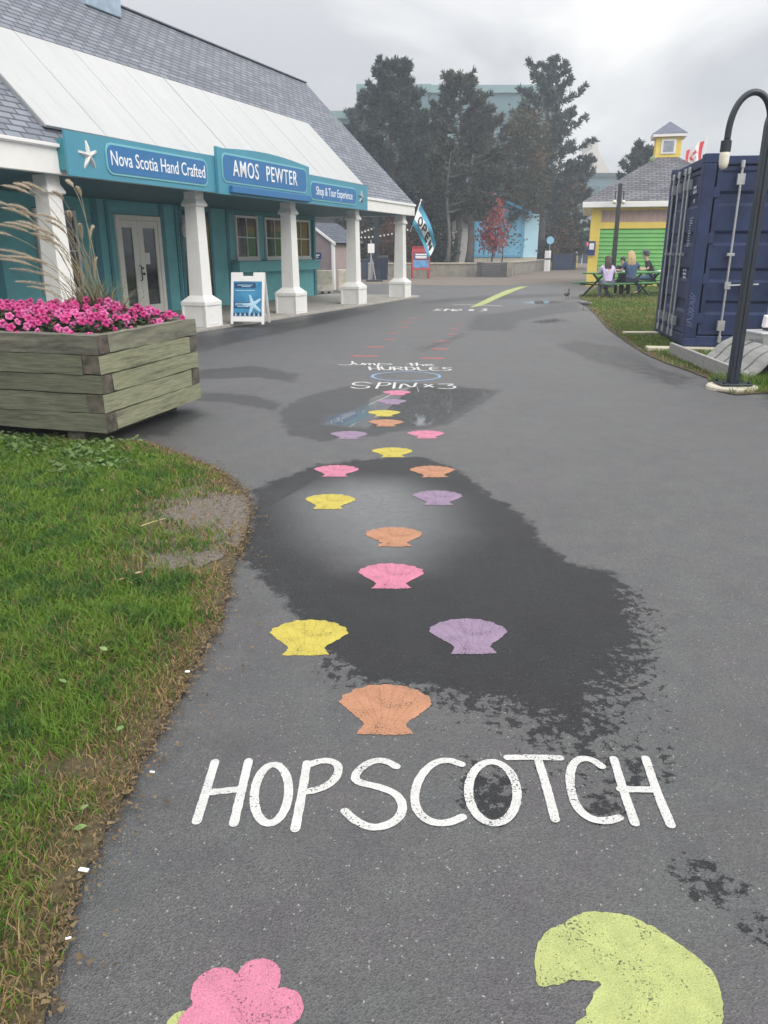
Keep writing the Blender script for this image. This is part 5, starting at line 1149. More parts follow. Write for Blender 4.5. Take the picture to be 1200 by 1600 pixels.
def person(loc, face, label, shirt, pants, hair, long_hair=0., cap=None, sc=1., lean=.12, armL=None, armR=None, sleeve=1.0, shoes=(.05, .05, .05)):
    """seated figure; local y is the way it faces, seat height .45"""
    p = thing('person', loc, face, label, 'person', None); p.scale = (sc,) * 3
    hip = .53; J = {}
    J['pel'] = (0, 0, hip); J['waist'] = (0, .02, hip + .17); J['chest'] = (0, .02 + lean * .6, hip + .36); J['neck'] = (0, .03 + lean, hip + .50); J['headb'] = (0, .05 + lean, hip + .58); J['headt'] = (0, .06 + lean, hip + .74)
    for s_, n in ((-1, 'L'), (1, 'R')):
        J['sh' + n] = (s_ * .165, .02 + lean * .8, hip + .44); a = (armL if s_ < 0 else armR) or ((s_ * .24, .16, hip + .24), (s_ * .14, .42, hip + .27))
        J['el' + n], J['wr' + n] = a; w = Vector(a[1]); e = Vector(a[0]); d = (w - e).normalized(); J['ha' + n] = tuple(w + d * .09)
        J['hp' + n] = (s_ * .09, .03, hip - .02); J['kn' + n] = (s_ * .11, .42, hip - .02); J['an' + n] = (s_ * .11, .36, .09); J['to' + n] = (s_ * .12, .52, .05)
    nd = ['pel', 'waist', 'chest', 'neck', 'headb', 'headt', 'shL', 'elL', 'wrL', 'haL', 'shR', 'elR', 'wrR', 'haR', 'hpL', 'knL', 'anL', 'toL', 'hpR', 'knR', 'anR', 'toR']
    R_ = {'pel': (.13, .10), 'waist': (.115, .085), 'chest': (.135, .09), 'neck': .05, 'headb': (.07, .08), 'headt': (.072, .088), 'sh': .05, 'el': .036, 'wr': .026, 'ha': .03, 'hp': .085, 'kn': .055, 'an': .035, 'to': .035}
    ed = [('pel', 'waist'), ('waist', 'chest'), ('chest', 'neck'), ('neck', 'headb'), ('headb', 'headt')]
    for n in 'LR': ed += [('chest', 'sh' + n), ('sh' + n, 'el' + n), ('el' + n, 'wr' + n), ('wr' + n, 'ha' + n), ('pel', 'hp' + n), ('hp' + n, 'kn' + n), ('kn' + n, 'an' + n), ('an' + n, 'to' + n)]
    key = lambda n: R_.get(n, R_.get(n[:2]))
    skinned('body', [(J[n], key(n)) for n in nd], [(nd.index(a), nd.index(b)) for a, b in ed], skinm, p)
    def grow(r, k): return tuple(x * 1.10 + k for x in r) if isinstance(r, tuple) else r * 1.10 + k
    tn = ['waist', 'pel', 'chest', 'shL', 'elL', 'shR', 'elR']; te = [('waist', 'pel'), ('waist', 'chest'), ('chest', 'shL'), ('shL', 'elL'), ('chest', 'shR'), ('shR', 'elR')]
    N_ = {n: J[n] for n in tn}
    if sleeve > 1: tn += ['wrL', 'wrR']; te += [('elL', 'wrL'), ('elR', 'wrR')]; N_['wrL'] = J['wrL']; N_['wrR'] = J['wrR']
    tn.append('neck'); te.append(('chest', 'neck')); N_['neck'] = (0, .025 + lean * .85, hip + .475)
    if sleeve < 1:
        for n in 'LR': N_['el' + n] = tuple(Vector(J['sh' + n]).lerp(Vector(J['el' + n]), .75))
    N_['pel'] = (0, 0, hip + .03); N_['chest'] = (0, .02 + lean * .6, hip + .37)
    skinned('shirt', [(N_[n], grow(key(n), .027)) for n in tn], [(tn.index(a), tn.index(b)) for a, b in te], shirt, p)
    ln = ['pel', 'hpL', 'knL', 'anL', 'hpR', 'knR', 'anR']; le = [('pel', 'hpL'), ('hpL', 'knL'), ('knL', 'anL'), ('pel', 'hpR'), ('hpR', 'knR'), ('knR', 'anR')]
    P_ = {n: J[n] for n in ln}; P_['pel'] = (0, -.01, hip - .01)
    skinned('trousers', [(P_[n], grow(key(n), .016)) for n in ln], [(ln.index(a), ln.index(b)) for a, b in le], pants, p)
    for n in 'LR': a = Vector(J['an' + n]); m = MB(); m.ball((a.x, a.y + .07, .045), .05, 10, sx=.85, sy=2.4, sz=.9); m.build('shoe', mat('shoe', shoes, .6), p, smooth=True)
    hb, ht = Vector(J['headb']), Vector(J['headt']); hc = hb.lerp(ht, .6)
    m = MB()
    for s_ in (-1, 1): m.ball((hc.x + s_ * .032, hc.y + .088, hc.z + .0), .010, 6)
    m.build('eyes', M_['black'], p)
    m = MB(); m.add([(hc.x - .014, hc.y + .084, hc.z - .03), (hc.x + .014, hc.y + .084, hc.z - .03), (hc.x, hc.y + .112, hc.z - .028), (hc.x, hc.y + .088, hc.z + .01)], [(0, 1, 2), (0, 2, 3), (1, 3, 2)]); m.box(hc.x - .022, hc.x + .022, hc.y + .078, hc.y + .09, hc.z - .058, hc.z - .05); m.build('nose', skinm, p)
    # hair: cap of locks round the skull, long strands down the back
    m = MB(); R = random.Random(int(loc[0] * 100))
    m.ball((hc.x, hc.y - .022, hc.z + .022), .100, 14, sx=.92, sy=1.0, sz=1.06)
    if long_hair:
        for i in range(70):
            a = PI + R.uniform(-1.35, 1.35) ; sx = -.085 * math.sin(a - PI) * 1.0; st = Vector((hc.x + sx, hc.y - .03 - .07 * abs(math.cos(a)), hc.z + R.uniform(-.02, .08)))
            L_ = long_hair * R.uniform(.75, 1.08); e = Vector((sx * R.uniform(.9, 1.5), hc.y - .115 - R.uniform(0, .03), hc.z - L_))
            m.tube([st, st.lerp(e, .4) + Vector((0, -.035, .0)), st.lerp(e, .75) + Vector((R.uniform(-.012, .012), -.02, 0)), e], [.018, .022, .017, .005], 5)
    m.build('hair', hair, p, smooth=True)
    if cap:
        m = MB(); m.lathe([(.105, -.005), (.108, .03), (.095, .07), (.05, .098), (.001, .102)], 18, M=T(hc.x, hc.y - .005, hc.z + .035)); m.prism([(-.08, .05), (.08, .05), (.075, .13), (.04, .18), (-.04, .18), (-.075, .13)], 0, .012, M=T(hc.x, hc.y + .02, hc.z + .034)); m.build('cap', cap, p, smooth=False)
    return p
def hairm(n, c): return mat(n, c, .55, .35, 30, stretch=(4, 4, .6))
fa_ = math.radians(8)
pz = -.03
person(b0 + u_ * .08 + Vector((0, 0, pz)), math.radians(2), 'person with long brown hair in a lavender top seated at the picnic table', cloth('lavender jersey', S(196, 184, 216, .85)), cloth('grey trousers', S(120, 122, 140, .7)), hairm('brown hair', (.055, .032, .022)), .46, sc=.98, sleeve=1.0,
       armR=((.26, .16, .78), (.36, .38, .80)), shoes=(.5, .48, .46))
person(b0 + u_ * 1.10 + Vector((0, 0, pz)), math.radians(6), 'person with long blonde hair in a navy shirt seated at the picnic table', cloth('navy blue shirt', S(62, 84, 116, .8)), cloth('dark jeans', S(34, 38, 52, .8)), hairm('blonde hair', (.46, .33, .17)), .40, sc=1.08, sleeve=.9,
       armR=((.30, .14, .80), (.50, .32, .82)), armL=((-.26, .10, .78), (-.34, .34, .80)))
person(b0 + u_ * 2.05 + nrm * 1.20 + Vector((0, 0, pz)), math.radians(150), 'dark haired child in dark clothes facing the others across the table', cloth('charcoal top', S(52, 50, 60, .8)), cloth('black trousers', S(34, 36, 44, .8)), hairm('black hair', (.02, .018, .018)), .0, sc=.95)
person(b0 + u_ * 3.5 + nrm * 1.20 + Vector((0, 0, pz)), math.radians(75), 'man in a grey cap and black T-shirt seated at the far end of the tables', cloth('black t-shirt', S(46, 46, 54, .8)), cloth('blue jeans', S(92, 112, 146, .75)), hairm('grey hair', (.10, .09, .085)), .0, cap=mat('grey cap', S(92, 92, 100, .8), .8), sc=1.10, sleeve=.8, lean=.2)
tp = t2.location
m = MB(); m.box(-.30, .30, -.20, .16, 0, .012); m.box(-.1, .35, -.05, .25, .012, .03, M=RZ(.3)); m.ball((.2, .05, .06), .07, 8, sz=.7); tag(m.build('takeaway_food', M_['white2'], loc=(tp.x - .2, tp.y - .1, .762), rot=(0, 0, ta), bev=.003), 'white takeaway papers on the farther picnic table', 'food wrapper')
m = MB(); m.box(-.16, .16, -.12, .12, 0, .05); m.lathe([(.035, .0), (.042, .12), (.0, .12)], 10, M=T(.25, .1, 0)); tag(m.build('takeaway_food', M_['white2'], loc=(t1.location.x + .45, t1.location.y + .5, .762), rot=(0, 0, ta), bev=.003), 'white takeaway box and cup on the nearer picnic table', 'food wrapper')
# ------------------------------------------------------------------ two birds on the path
def bird(px, py, face, label, c1, c2, up):
    g_ = G(px, py); b = thing('bird', (g_.x, g_.y, 0), face, label, 'bird', 'birds on the path')
    bm_ = mat('bird plumage', c1, .7, .25, 30, col2=c2)
    h_ = .15
    nodes = [((0, 0, h_), (.055, .06)), ((0, -.09, h_ - .005), (.042, .045)), ((0, -.19, h_ - .01 + .03 * (1 - up)), (.028, .012)), ((0, .07, h_ + .03), (.045, .05)), ((0, .11, h_ + .08 * up + .03), (.024, .026)), ((0, .125, h_ + .125 * up + .03), (.028, .03)), ((0, .175, h_ + .115 * up + .03), (.008, .009))]
    skinned('body', nodes, [(0, 1), (1, 2), (0, 3), (3, 4), (4, 5), (5, 6)], bm_, b)
    for s_ in (-1, 1): m = MB(); m.tube([(s_ * .03, 0, h_ - .04), (s_ * .032, .01, .05), (s_ * .032, .0, .004), (s_ * .04, .05, .004)], .007, 5); m.build('leg', mat('bird leg', (.25, .12, .06), .6), b)
    for s_ in (-1, 1): m = MB(); m.ball((s_ * .052, -.05, h_ + .01), .05, 8, sx=.25, sy=2.2, sz=.8); m.build('wing', mat('wing', c1, .7, .3, 20), b, smooth=True)
bird(886, 468, -.6, 'dark brown bird standing upright on the path near the lawn', (.03, .028, .026), (.07, .06, .05), 1.0)
bird(912, 484, 1.3, 'grey and white bird bending low at the lawn edge', (.12, .12, .13), (.34, .33, .33), .15)
# ================================================================== raised bed, trees and far buildings
BZ = .62
stone = mat('weathered concrete wall', (.24, .225, .19), .9, .2, 2.5, .2, 40, dirt=(.13, .125, .11), dscale=1.2); cap_m = mat('pale wall coping', (.36, .33, .27), .85, .15, 3)
WP = [Vector((x, y, 0)) for x, y in ((-6, 45.5), (-1.4, 45.0), (2.0, 45.6), (5.6, 46.2), (7.7, 49.5), (11.0, 58.5), (13.2, 66.0), (13.6, 69.5))]
wl = thing('retaining_wall', (0, 0, 0), 0, 'long low concrete retaining wall with pale coping round the tree bed', 'wall')
for (a, b) in zip(WP, WP[1:]):
    d = (b - a); an = math.atan2(d.y, d.x); Ln = d.length
    m = MB(); m.box(.004, Ln - .004, 0, .30, -.1, BZ + .06); m.build('wall_section', stone, wl, loc=a, rot=(0, 0, an))
    m = MB(); m.box(.004, Ln - .004, -.05, .34, BZ + .061, BZ + .15); m.build('coping', cap_m, wl, loc=a, rot=(0, 0, an), bev=.02)
m = MB(); m.sheet([(p.x, p.y + .15) for p in WP] + [(13.4, 90), (-30, 90), (-30, 46)], BZ); structure(m.build('planting_bed', mat('bark mulch', (.075, .060, .045), .95, .35, 5, .5, 30, dirt=(.06, .075, .03), dscale=.6)))
# grey slatted box in front of the wall
gb = thing('slatted_box', (6.05, 45.3, 0), .25, 'dark grey slatted box standing before the low wall', 'planter box')
m = MB(); 
for i in range(5): m.box(-.72, .72, -.42, .42, .06 + i * .15, .18 + i * .15)
m.build('slats', mat('dark grey boards', (.09, .09, .10), .8, .2, 4), gb); m = MB(); m.box(.73, 1.06, -.45, .45, .02, .80); m.box(-.70, .70, -.38, .38, .0, .05); m.build('end_post', stone, gb)
# --------------------------------------------------------------- trees
NEEDLE = attr_mat('pine needles', rough=.6, trans=.15, spec=.2); LEAFM = attr_mat('broad leaves', rough=.55, trans=.3, spec=.25)
bark = mat('pine bark', (.10, .085, .075), .95, .35, 4, .6, 20, stretch=(1, 1, .3)); bark_l = mat('grey bark', (.11, .105, .10), .9, .25, 5, .4, 20, stretch=(1, 1, .3))
def tufts(name, C, D, Lt, wd, cols, R, per, spread, parent, material):
    """many narrow leaf faces: per faces round every tuft centre C pointing about direction D"""
    n = len(C) * per; c = np.repeat(C, per, 0); d = np.repeat(D, per, 0) + R.randn(n, 3) * spread; d /= np.linalg.norm(d, axis=1)[:, None]
    s_ = np.cross(d, R.randn(n, 3)); s_ /= np.linalg.norm(s_, axis=1)[:, None]; l = (Lt * (.6 + .8 * R.rand(n)))[:, None]; w = (wd * (.6 + .8 * R.rand(n)))[:, None]
    co = np.stack([c - s_ * w * .3, c + s_ * w * .3, c + d * l * .6 + s_ * w, c + d * l, c + d * l * .6 - s_ * w], 1).reshape(-1, 3)
    o = np.arange(n)[:, None] * 5; q = o + np.array([[0, 1, 2, 3, 4]])
    me = fast_mesh(name, co, q, 5); set_col(me, np.repeat(np.repeat(cols, per, 0) * (.7 + .6 * R.rand(n))[:, None], 5, 0)); me.materials.append(material); return link(name, me, parent)
def pine(px, Yd, ytop, wpx, label, seed, clear=.28, lean=0., base=BZ, c0=(.040, .062, .060), c1=(.112, .138, .112), nb=62, dens=1.0, prof=None, tr=.24, barkm=None):
    R = np.random.RandomState(seed); top = AT(px, ytop, Yd); H = top.z - base; x0 = top.x - lean; W_ = wpx / 1267 * Yd / 2
    t_ = thing('pine_tree', (x0, Yd, base), 0, label, 'tree', 'tall trees on the raised bed')
    pt = [Vector((lean * (k / 10) ** 1.5 + .12 * math.sin(k * 1.3 + seed), .12 * math.cos(k * 1.1 + seed), H * .97 * k / 10)) for k in range(11)]; m = MB()
    m.tube([pt[0] - Vector((0, 0, .1))] + pt, [tr * 1.25] + [tr * (1 - .088 * k) + .02 for k in range(11)], 10)
    def tp_(t): k = min(9, int(t * 10)); return pt[k].lerp(pt[k + 1], t * 10 - k)
    C, D, K = [], [], []
    for b in range(nb):
        t = clear + (1 - clear) * ((b + R.rand()) / nb); t = min(t, .985); s_ = (t - clear) / (1 - clear)
        w = (prof(s_) if prof else (min(1, .45 + 2.2 * s_) * (1 - s_ ** 2.2) ** .6)) * W_ * (.62 + .5 * R.rand()) + .25
        az = b * 2.4 + R.randn() * .4; p0 = tp_(t); rise = (-.05 + .55 * s_) * w + R.randn() * .12; path = []
        for k in range(5): q = k / 4; path.append(p0 + Vector((math.cos(az) * w * q, math.sin(az) * w * q, rise * q ** 1.4 + .25 * w * q * q * .5 + R.randn() * .03)))
        m.tube(path, [.06 * (1 - .6 * s_) * (1 - .8 * k / 4) + .008 for k in range(5)], 5)
        nt_ = int((16 + 26 * w / max(W_, .1)) * dens)
        for k in range(nt_):
            q = .25 + .75 * R.rand() ** .7; i = min(3, int(q * 4)); bp = path[i].lerp(path[i + 1], q * 4 - i); sd_ = (R.rand() - .5) * 2; off = Vector((-math.sin(az), math.cos(az), 0)) * sd_ * .30 * w * (1.1 - q) + Vector((0, 0, R.rand() * .22 - .02))
            C.append(bp + off + Vector(R.randn(3) * .07)); dd = Vector((math.cos(az) * .8 - math.sin(az) * sd_ * .6, math.sin(az) * .8 + math.cos(az) * sd_ * .6, .75)).normalized(); D.append(dd); kk = R.rand(); K.append(tuple(c0[j] + (c1[j] - c0[j]) * kk for j in range(3)))
    for k in range(int(24 * dens)): C.append(tp_(.93 + .07 * R.rand()) + Vector(R.randn(3) * .16)); D.append(Vector((R.randn() * .3, R.randn() * .3, 1))); K.append(c1)
    m.build('trunk', barkm or bark, t_, smooth=True)
    tufts('crown', np.array([tuple(c) for c in C]), np.array([tuple(d) for d in D]), .34, .042, np.array(K), R, 11, .55, t_, NEEDLE)
    return t_
def leafy(px, Yd, ytop, ybot, wpx, label, seed, cols, base=BZ, name='tree', ls=.14, nclump=60, per=34, tr=.12, group='tall trees on the raised bed', barkm=None, taper=1.0, cat='tree'):
    R = np.random.RandomState(seed); top = AT(px, ytop, Yd); bot = AT(px, ybot, Yd); W_ = wpx / 1267 * Yd / 2; t_ = thing(name, (top.x, Yd, base), 0, label, cat, group)
    z1 = top.z - base; z0 = max(.05, bot.z - base); m = MB(); tk = [Vector((.06 * math.sin(k), .05 * math.cos(2 * k), z1 * .9 * k / 6)) for k in range(7)]; m.tube(tk, [tr * (1 - .14 * k) for k in range(7)], 8); C, D, K = [], [], []
    for b in range(nclump):
        s_ = (b + R.rand()) / nclump; az = b * 2.4 + R.randn() * .3; w = W_ * (math.sin(PI * (.12 + .8 * s_ ** .8)) ** .7 if taper == 1.0 else (1 - s_) ** .8 * .9 + .12) * (.35 + .65 * R.rand() ** .5); z = z0 + (z1 - z0) * s_
        e = Vector((math.cos(az) * w, math.sin(az) * w, z)); st = Vector((0, 0, max(.2, z - .45 * w - .1))); m.tube([st, st.lerp(e, .5) + Vector((0, 0, .06 * w)), e], [tr * .28, tr * .16, .008], 5)
        cc = cols[R.randint(len(cols))]
        for k in range(per): q = .45 + .6 * R.rand(); C.append(st.lerp(e, q) + Vector(R.randn(3) * (.16 * W_ + .05))); D.append(Vector(R.randn(3) + np.array([0, 0, -.2]))); K.append(cc)
    m.build('trunk', barkm or bark_l, t_, smooth=True); D = np.array([tuple(d) for d in D]); D /= np.linalg.norm(D, axis=1)[:, None]
    tufts('crown', np.array([tuple(c) for c in C]), D, ls, ls * .33, np.array(K), R, 2, .6, t_, LEAFM); return t_
pine(612, 56, 97, 164, 'tall dark broad pine tree, leftmost behind the shop roof', 21, clear=.16, nb=90, dens=1.4, prof=lambda s: min(1, .7 + 1.5 * s) * (1 - s) ** .62 + .06)
pine(560, 61, 172, 100, 'shorter dark pine tree half hidden by the shop roof edge', 22, clear=.1, nb=56)
pine(664, 60, 178, 130, 'dark lower pine tree filling between the two tall left pines', 23, clear=.12, nb=60)
pine(722, 55, 116, 132, 'tall thin topped pine tree behind the red maple', 24, clear=.24, nb=70, dens=1.0, c0=(.056, .070, .056), c1=(.108, .118, .088), prof=lambda s: (1 - s) ** .7 * min(1, .5 + 2 * s) + .12)
pine(772, 62, 186, 130, 'brown tinged pine tree left of the tallest right pine', 25, clear=.1, nb=56, c0=(.060, .060, .044), c1=(.115, .100, .068), dens=.9)
pine(862, 66, 95, 142, 'tall open pine tree with bare gaps, rightmost against the sky', 26, clear=.24, nb=66, dens=1.05, tr=.3, prof=lambda s: min(1, .55 + 1.5 * s) * (1 - s ** 2.0) ** .55)
pine(905, 70, 258, 66, 'lower dark pine beside the kiosk roof', 27, clear=.05, nb=40, dens=.9)
leafy(826, 60, 178, 330, 92, 'autumn tinted leafy tree between the two right pines', 31, [(.10, .085, .04), (.13, .09, .045), (.075, .08, .04), (.06, .07, .035)], ls=.2, nclump=70)
leafy(872, 68, 262, 392, 92, 'orange red and green tree below the tallest right pine', 32, [(.20, .075, .05), (.085, .085, .035), (.10, .10, .04), (.07, .08, .035)], ls=.2, nclump=70)
leafy(772, 50.5, 312, 386, 50, 'small bright red maple tree in front of the blue shed', 33, [(.40, .085, .095), (.32, .07, .08), (.44, .14, .14), (.36, .11, .09)], name='maple_tree', ls=.16, nclump=44, per=24, tr=.06, group=None)
leafy(786, 51.2, 356, 384, 84, 'sparse dark green low branches behind the red maple', 34, [(.05, .07, .04), (.04, .055, .035)], name='shrub', ls=.14, nclump=16, per=9, tr=.05, group=None, cat='shrub')
for px, Yd, yt, wp_, lab, cc, s_ in ((612, 50, 350, 70, 'russet brown shrub seen between the end porch columns', [(.13, .06, .04), (.10, .055, .035)], 41), (668, 52, 352, 58, 'dark green shrub behind the OPEN flag', [(.03, .045, .028), (.025, .04, .03)], 42), (690, 54, 362, 60, 'dark green shrub left of the bare trunk', [(.03, .045, .028), (.04, .05, .03)], 43), (560, 50, 350, 70, 'dark brown shrub behind the grey shed roof', [(.06, .045, .035), (.05, .05, .035)], 44), (848, 66, 374, 30, 'dark green shrub at the right end of the blue shed', [(.03, .05, .03)], 45), (640, 51, 358, 50, 'reddish hedge shrub behind the red board', [(.12, .055, .04), (.06, .05, .03)], 46)):
    leafy(px, Yd, yt, 405, wp_, lab, s_, cc, name='shrub', ls=.16, nclump=44, per=26, tr=.06, group='shrubs in the raised bed', cat='shrub')
for px, Yd, tr_, lab, bm in ((699, 48.5, .13, 'slim pale bare trunk in front of the dark pines', bark_l), (733, 49.5, .26, 'thick dark trunk left of the blue shed', bark)):
    p = AT(px, 400, Yd); t_ = thing('tree', (p.x, Yd, BZ), 0, lab, 'tree'); m = MB(); H = 6.2
    m.tube([(0, 0, -.1)] + [(.1 * math.sin(k * .9), .05 * k, H * k / 8) for k in range(1, 9)], [tr_ * 1.2] + [tr_ * (1 - .1 * k) for k in range(1, 9)], 10)
    R = np.random.RandomState(int(px)); C, D, K = [], [], []
    for k in range(9):
        a = R.uniform(0, 6.28); z = 2.9 + k * .38; q = [(0, 0, z), (.7 * math.cos(a), .7 * math.sin(a), z + .2), (1.5 * math.cos(a), 1.5 * math.sin(a), z + .1 + R.rand() * .5)]; m.tube(q, [.05, .03, .012], 5)
        for j in range(30): C.append(Vector(q[1]).lerp(Vector(q[2]), R.rand() * 1.1) + Vector(R.randn(3) * .22)); D.append(Vector((math.cos(a), math.sin(a), .5)).normalized()); K.append((.04, .05, .035))
    m.build('trunk', bm, t_, smooth=True); tufts('crown', np.array([tuple(c) for c in C]), np.array([tuple(d) for d in D]), .3, .04, np.array(K), R, 8, .6, t_, NEEDLE)
pine(1003, 62, 226, 62, 'dark bushy pine tree behind the yellow kiosk roof', 28, clear=.05, nb=50, base=0, dens=1.1, prof=lambda s: min(1, .7 + s) * (1 - s ** 2.5) ** .7)
# --------------------------------------------------------------- pale blue shed on the bed
D0 = 60.0; s0 = AT(740, 400, D0); s1 = AT(815, 400, D0)
sh = thing('blue_shed', (s0.x, D0, 0), math.radians(-3), 'pale blue clapboard shed standing on the bed behind the red maple', 'shed')
sb1 = mat('pale blue boards', S(122, 192, 226, .84), .55, .06, 2); sb2 = mat('blue trim', S(96, 176, 216, .85), .5, .05, 2); wS = s1.x - s0.x
zb, ze, zp = .95, 4.05, 4.85
m = MB(); m.prism([(0, zb), (wS, zb), (wS, ze), (wS * .45, zp), (0, ze)], -4.2, 0, M=XZ(.0)); m.build('wall', sb1, sh)
m = MB(); z = zb
while z < ze: m.add([(.05, -.03, z), (wS - .05, -.03, z), (wS - .05, -.004, z + .17), (.05, -.004, z + .17), (.05, -.004, z), (wS - .05, -.004, z)], [(0, 1, 2, 3), (0, 4, 5, 1)]); z += .17
m.build('siding', sb1, sh)
m = MB(); m.box(-.02, .14, -.05, -.005, zb, ze); m.box(wS - .14, wS + .03, -.05, .08, zb, ze); m.box(.14, wS - .14, -.045, -.005, zb, zb + .14); m.build('trim', sb2, sh)
m = MB(); th_ = .12
for (xa_, za_), (xb_, zb_) in (((-.25, ze - .05), (wS * .45, zp + .06)), ((wS * .45, zp + .06), (wS + .45, ze - .15))):
    m.add([(xa_, -.45, za_), (xb_, -.45, zb_), (xb_, 4.5, zb_), (xa_, 4.5, za_), (xa_, -.45, za_ + .2), (xb_, -.45, zb_ + .2), (xb_, 4.5, zb_ + .2), (xa_, 4.5, za_ + .2)], [(0, 3, 2, 1), (4, 5, 6, 7), (0, 1, 5, 4), (1, 2, 6, 5), (2, 3, 7, 6), (3, 0, 4, 7)])
m.build('roof', sb2, sh)
m = MB(); m.box(wS + .01, wS + 1.15, .35, .43, zb, ze - .1); dd = m.build('door', mat('lit blue side', S(184, 226, 242, .92), .5, .04, 2), sh, bev=.01)  # shed's side panel; its paler blue paints in the brighter light there
m = MB()
for z in (zb + .4, ze - .6): m.box(wS + .02, wS + .12, .33, .349, z, z + .12); m.box(wS + 1.02, wS + 1.12, .33, .349, z, z + .12)
m.build('hinge', M_['black'], dd)
m = MB(); m.box(.0, wS + 1.1, .02, 4, BZ - .1, zb - .004); m.build('skirt', M_['beige_conc'], sh)
# white clapboard shed half hidden behind the trunks
ws = thing('white_shed', (AT(706, 400, 56).x, 56, BZ), 0, 'small off white clapboard shed between the trunks and blue shed', 'shed')
m = MB(); m.box(0, 1.25, 0, 2, 0, 2.75); m.build('wall', mat('grey white boards', (.46, .45, .44), .7, .08, 2), ws); m = MB(); kk = 0
while kk * .16 < 2.6: z = kk * .16; m.add([(0, -.03, z), (1.25, -.03, z), (1.25, -.004, z + .16), (0, -.004, z + .16), (0, -.004, z), (1.25, -.004, z)], [(0, 1, 2, 3), (0, 4, 5, 1)]); kk += 1
m.build('siding', mat('grey white siding', (.50, .49, .48), .7, .08, 2), ws); m = MB(); m.box(-.15, 1.4, -.2, 2.1, 2.75, 2.95); m.build('roof', M_['black'], ws)
# --------------------------------------------------------------- grey storage shed seen through the porch
gs = thing('storage_shed', (G(522, 453).x, G(522, 453).y, 0), AX, 'small grey brown storage shed with shingle roof beyond the porch', 'shed')
gw = mat('taupe boards', S(150, 136, 140, .85), .7, .08, 3); gw2 = mat('taupe panel', S(172, 156, 152, .85), .7, .06, 3)
SHD = shingle_mat('dark shed shingles', S(118, 126, 138, .7), S(98, 106, 118, .7), S(70, 76, 88, .7), .3, .14); Wd, Dp, ez_, rz_ = 2.0, 2.4, 1.66, 2.32
m = MB(); m.box(0, Dp, 0, Wd, 0, ez_); m.build('wall', gw2, gs)
m = MB(); m.prism([(0, 0), (Wd, 0), (Wd, ez_), (Wd / 2, rz_), (0, ez_)], 0, .03, M=Matrix(((0, 0, -1, 0), (1, 0, 0, 0), (0, 1, 0, 0), (0, 0, 0, 1)))); m.build('gable_wall', gw, gs)
m = MB(); m.box(-.07, .05, -.05, .05, 0, ez_); m.add([(-.10, -.12, ez_ - .06), (-.10, Wd / 2, rz_ + .02), (-.10, Wd / 2, rz_ + .12), (-.10, -.12, ez_ + .04), (.0, -.12, ez_ - .06), (0, Wd / 2, rz_ + .02), (0, Wd / 2, rz_ + .12), (0, -.12, ez_ + .04)], [(0, 1, 2, 3), (7, 6, 5, 4), (0, 3, 7, 4), (3, 2, 6, 7), (0, 4, 5, 1)]); m.build('trim', M_['white2'], gs)
for s_, nm in ((1, 'a'), (-1, 'b')):
    Lr = math.hypot(Wd / 2 + .15, rz_ - ez_ + .08) ; m = MB(); m.box(-.05, Dp + .1, 0, Lr, 0, .05); o = m.build('roof', SHD, gs)
    o.matrix_local = T(0, -.15 if s_ > 0 else Wd + .15, ez_ - .02) @ (Matrix.Identity(4) if s_ > 0 else T(Dp, 0, 0) @ RZ(PI)) @ RX(math.atan2(rz_ - ez_ + .08, Wd / 2 + .15))
m = MB(); m.box(-.05, -.031, .5, .98, 1.1, 1.34); sg_ = m.build('sign_plate', mat('navy plate', S(40, 60, 116, .8), .5), gs); m = MB(); m.box(-.054, -.051, .55, .93, 1.23, 1.27); m.box(-.054, -.051, .6, .85, 1.16, 1.19); m.build('sign_print', M_['white2'], sg_)
m = MB(); m.box(-.045, -.031, .35, 1.65, .72, .76); m.build('door_rail', gw2, gs)
def barrier(px, py, w, rz, label):
    p = G(px, py); b_ = thing('concrete_barrier', (p.x, p.y, 0), rz, label, 'barrier', 'beige barriers before the grey shed')
    m = MB(); prof = [(-.30, 0), (-.30, .10), (-.20, .30), (-.15, .76), (.15, .76), (.20, .30), (.30, .10), (.30, 0)]; m.prism(prof, -w / 2, w / 2, M=Matrix(((0, 0, 1, 0), (1, 0, 0, 0), (0, 1, 0, 0), (0, 0, 0, 1)))); m.build('barrier_body', M_['beige_conc'], b_, bev=.02)
    m = MB(); m.box(-w * .3, -w * .1, -.31, -.20, 0, .07); m.box(w * .15, w * .3, -.31, -.20, 0, .07); m.build('foot_slot', M_['black'], b_)
barrier(507, 458, .55, .2, 'beige concrete barrier nearest the teal wall corner'); barrier(541, 455, .58, .1, 'beige concrete barrier half hidden by the fourth column')
# lamp post and placard stand past the shed
l3 = thing('lamp_post', (AT(588, 430, 40).x, 40, 0), 0, 'tall slim navy lamp post seen between the last two columns', 'lamp post')
m = MB(); m.frustum(.40, .30, 0, .5); m.frustum(.24, .16, .5, 3.6); m.build('pole', M_['navy_post'], l3, bev=.01); m = MB(); m.lathe([(.16, 3.6), (.22, 3.68), (.2, 4.0), (.05, 4.15)], 14); m.build('lamp_head', M_['bulb'], l3)
p = G(580, 440); st = thing('placard_stand', (p.x, p.y, 0), .1, 'white placard on a grey splayed stand between the last columns', 'sign stand')
m = MB(); m.tube([(0, 0, 1.9), (0, 0, 1.1), (-.12, 0, .05)], .035, 6); m.tube([(0, .05, 1.2), (.22, .05, .05)], .035, 6); m.build('leg', mat('grey leg', (.30, .33, .40), .5), st); m = MB(); m.box(-.16, .16, -.05, -.03, 1.3, 1.72); m.build('placard', M_['white2'], st, bev=.01)
m = MB(); m.box(-.25, .55, -.2, .3, 0, .08); m.build('base', M_['black'], st, bev=.02)
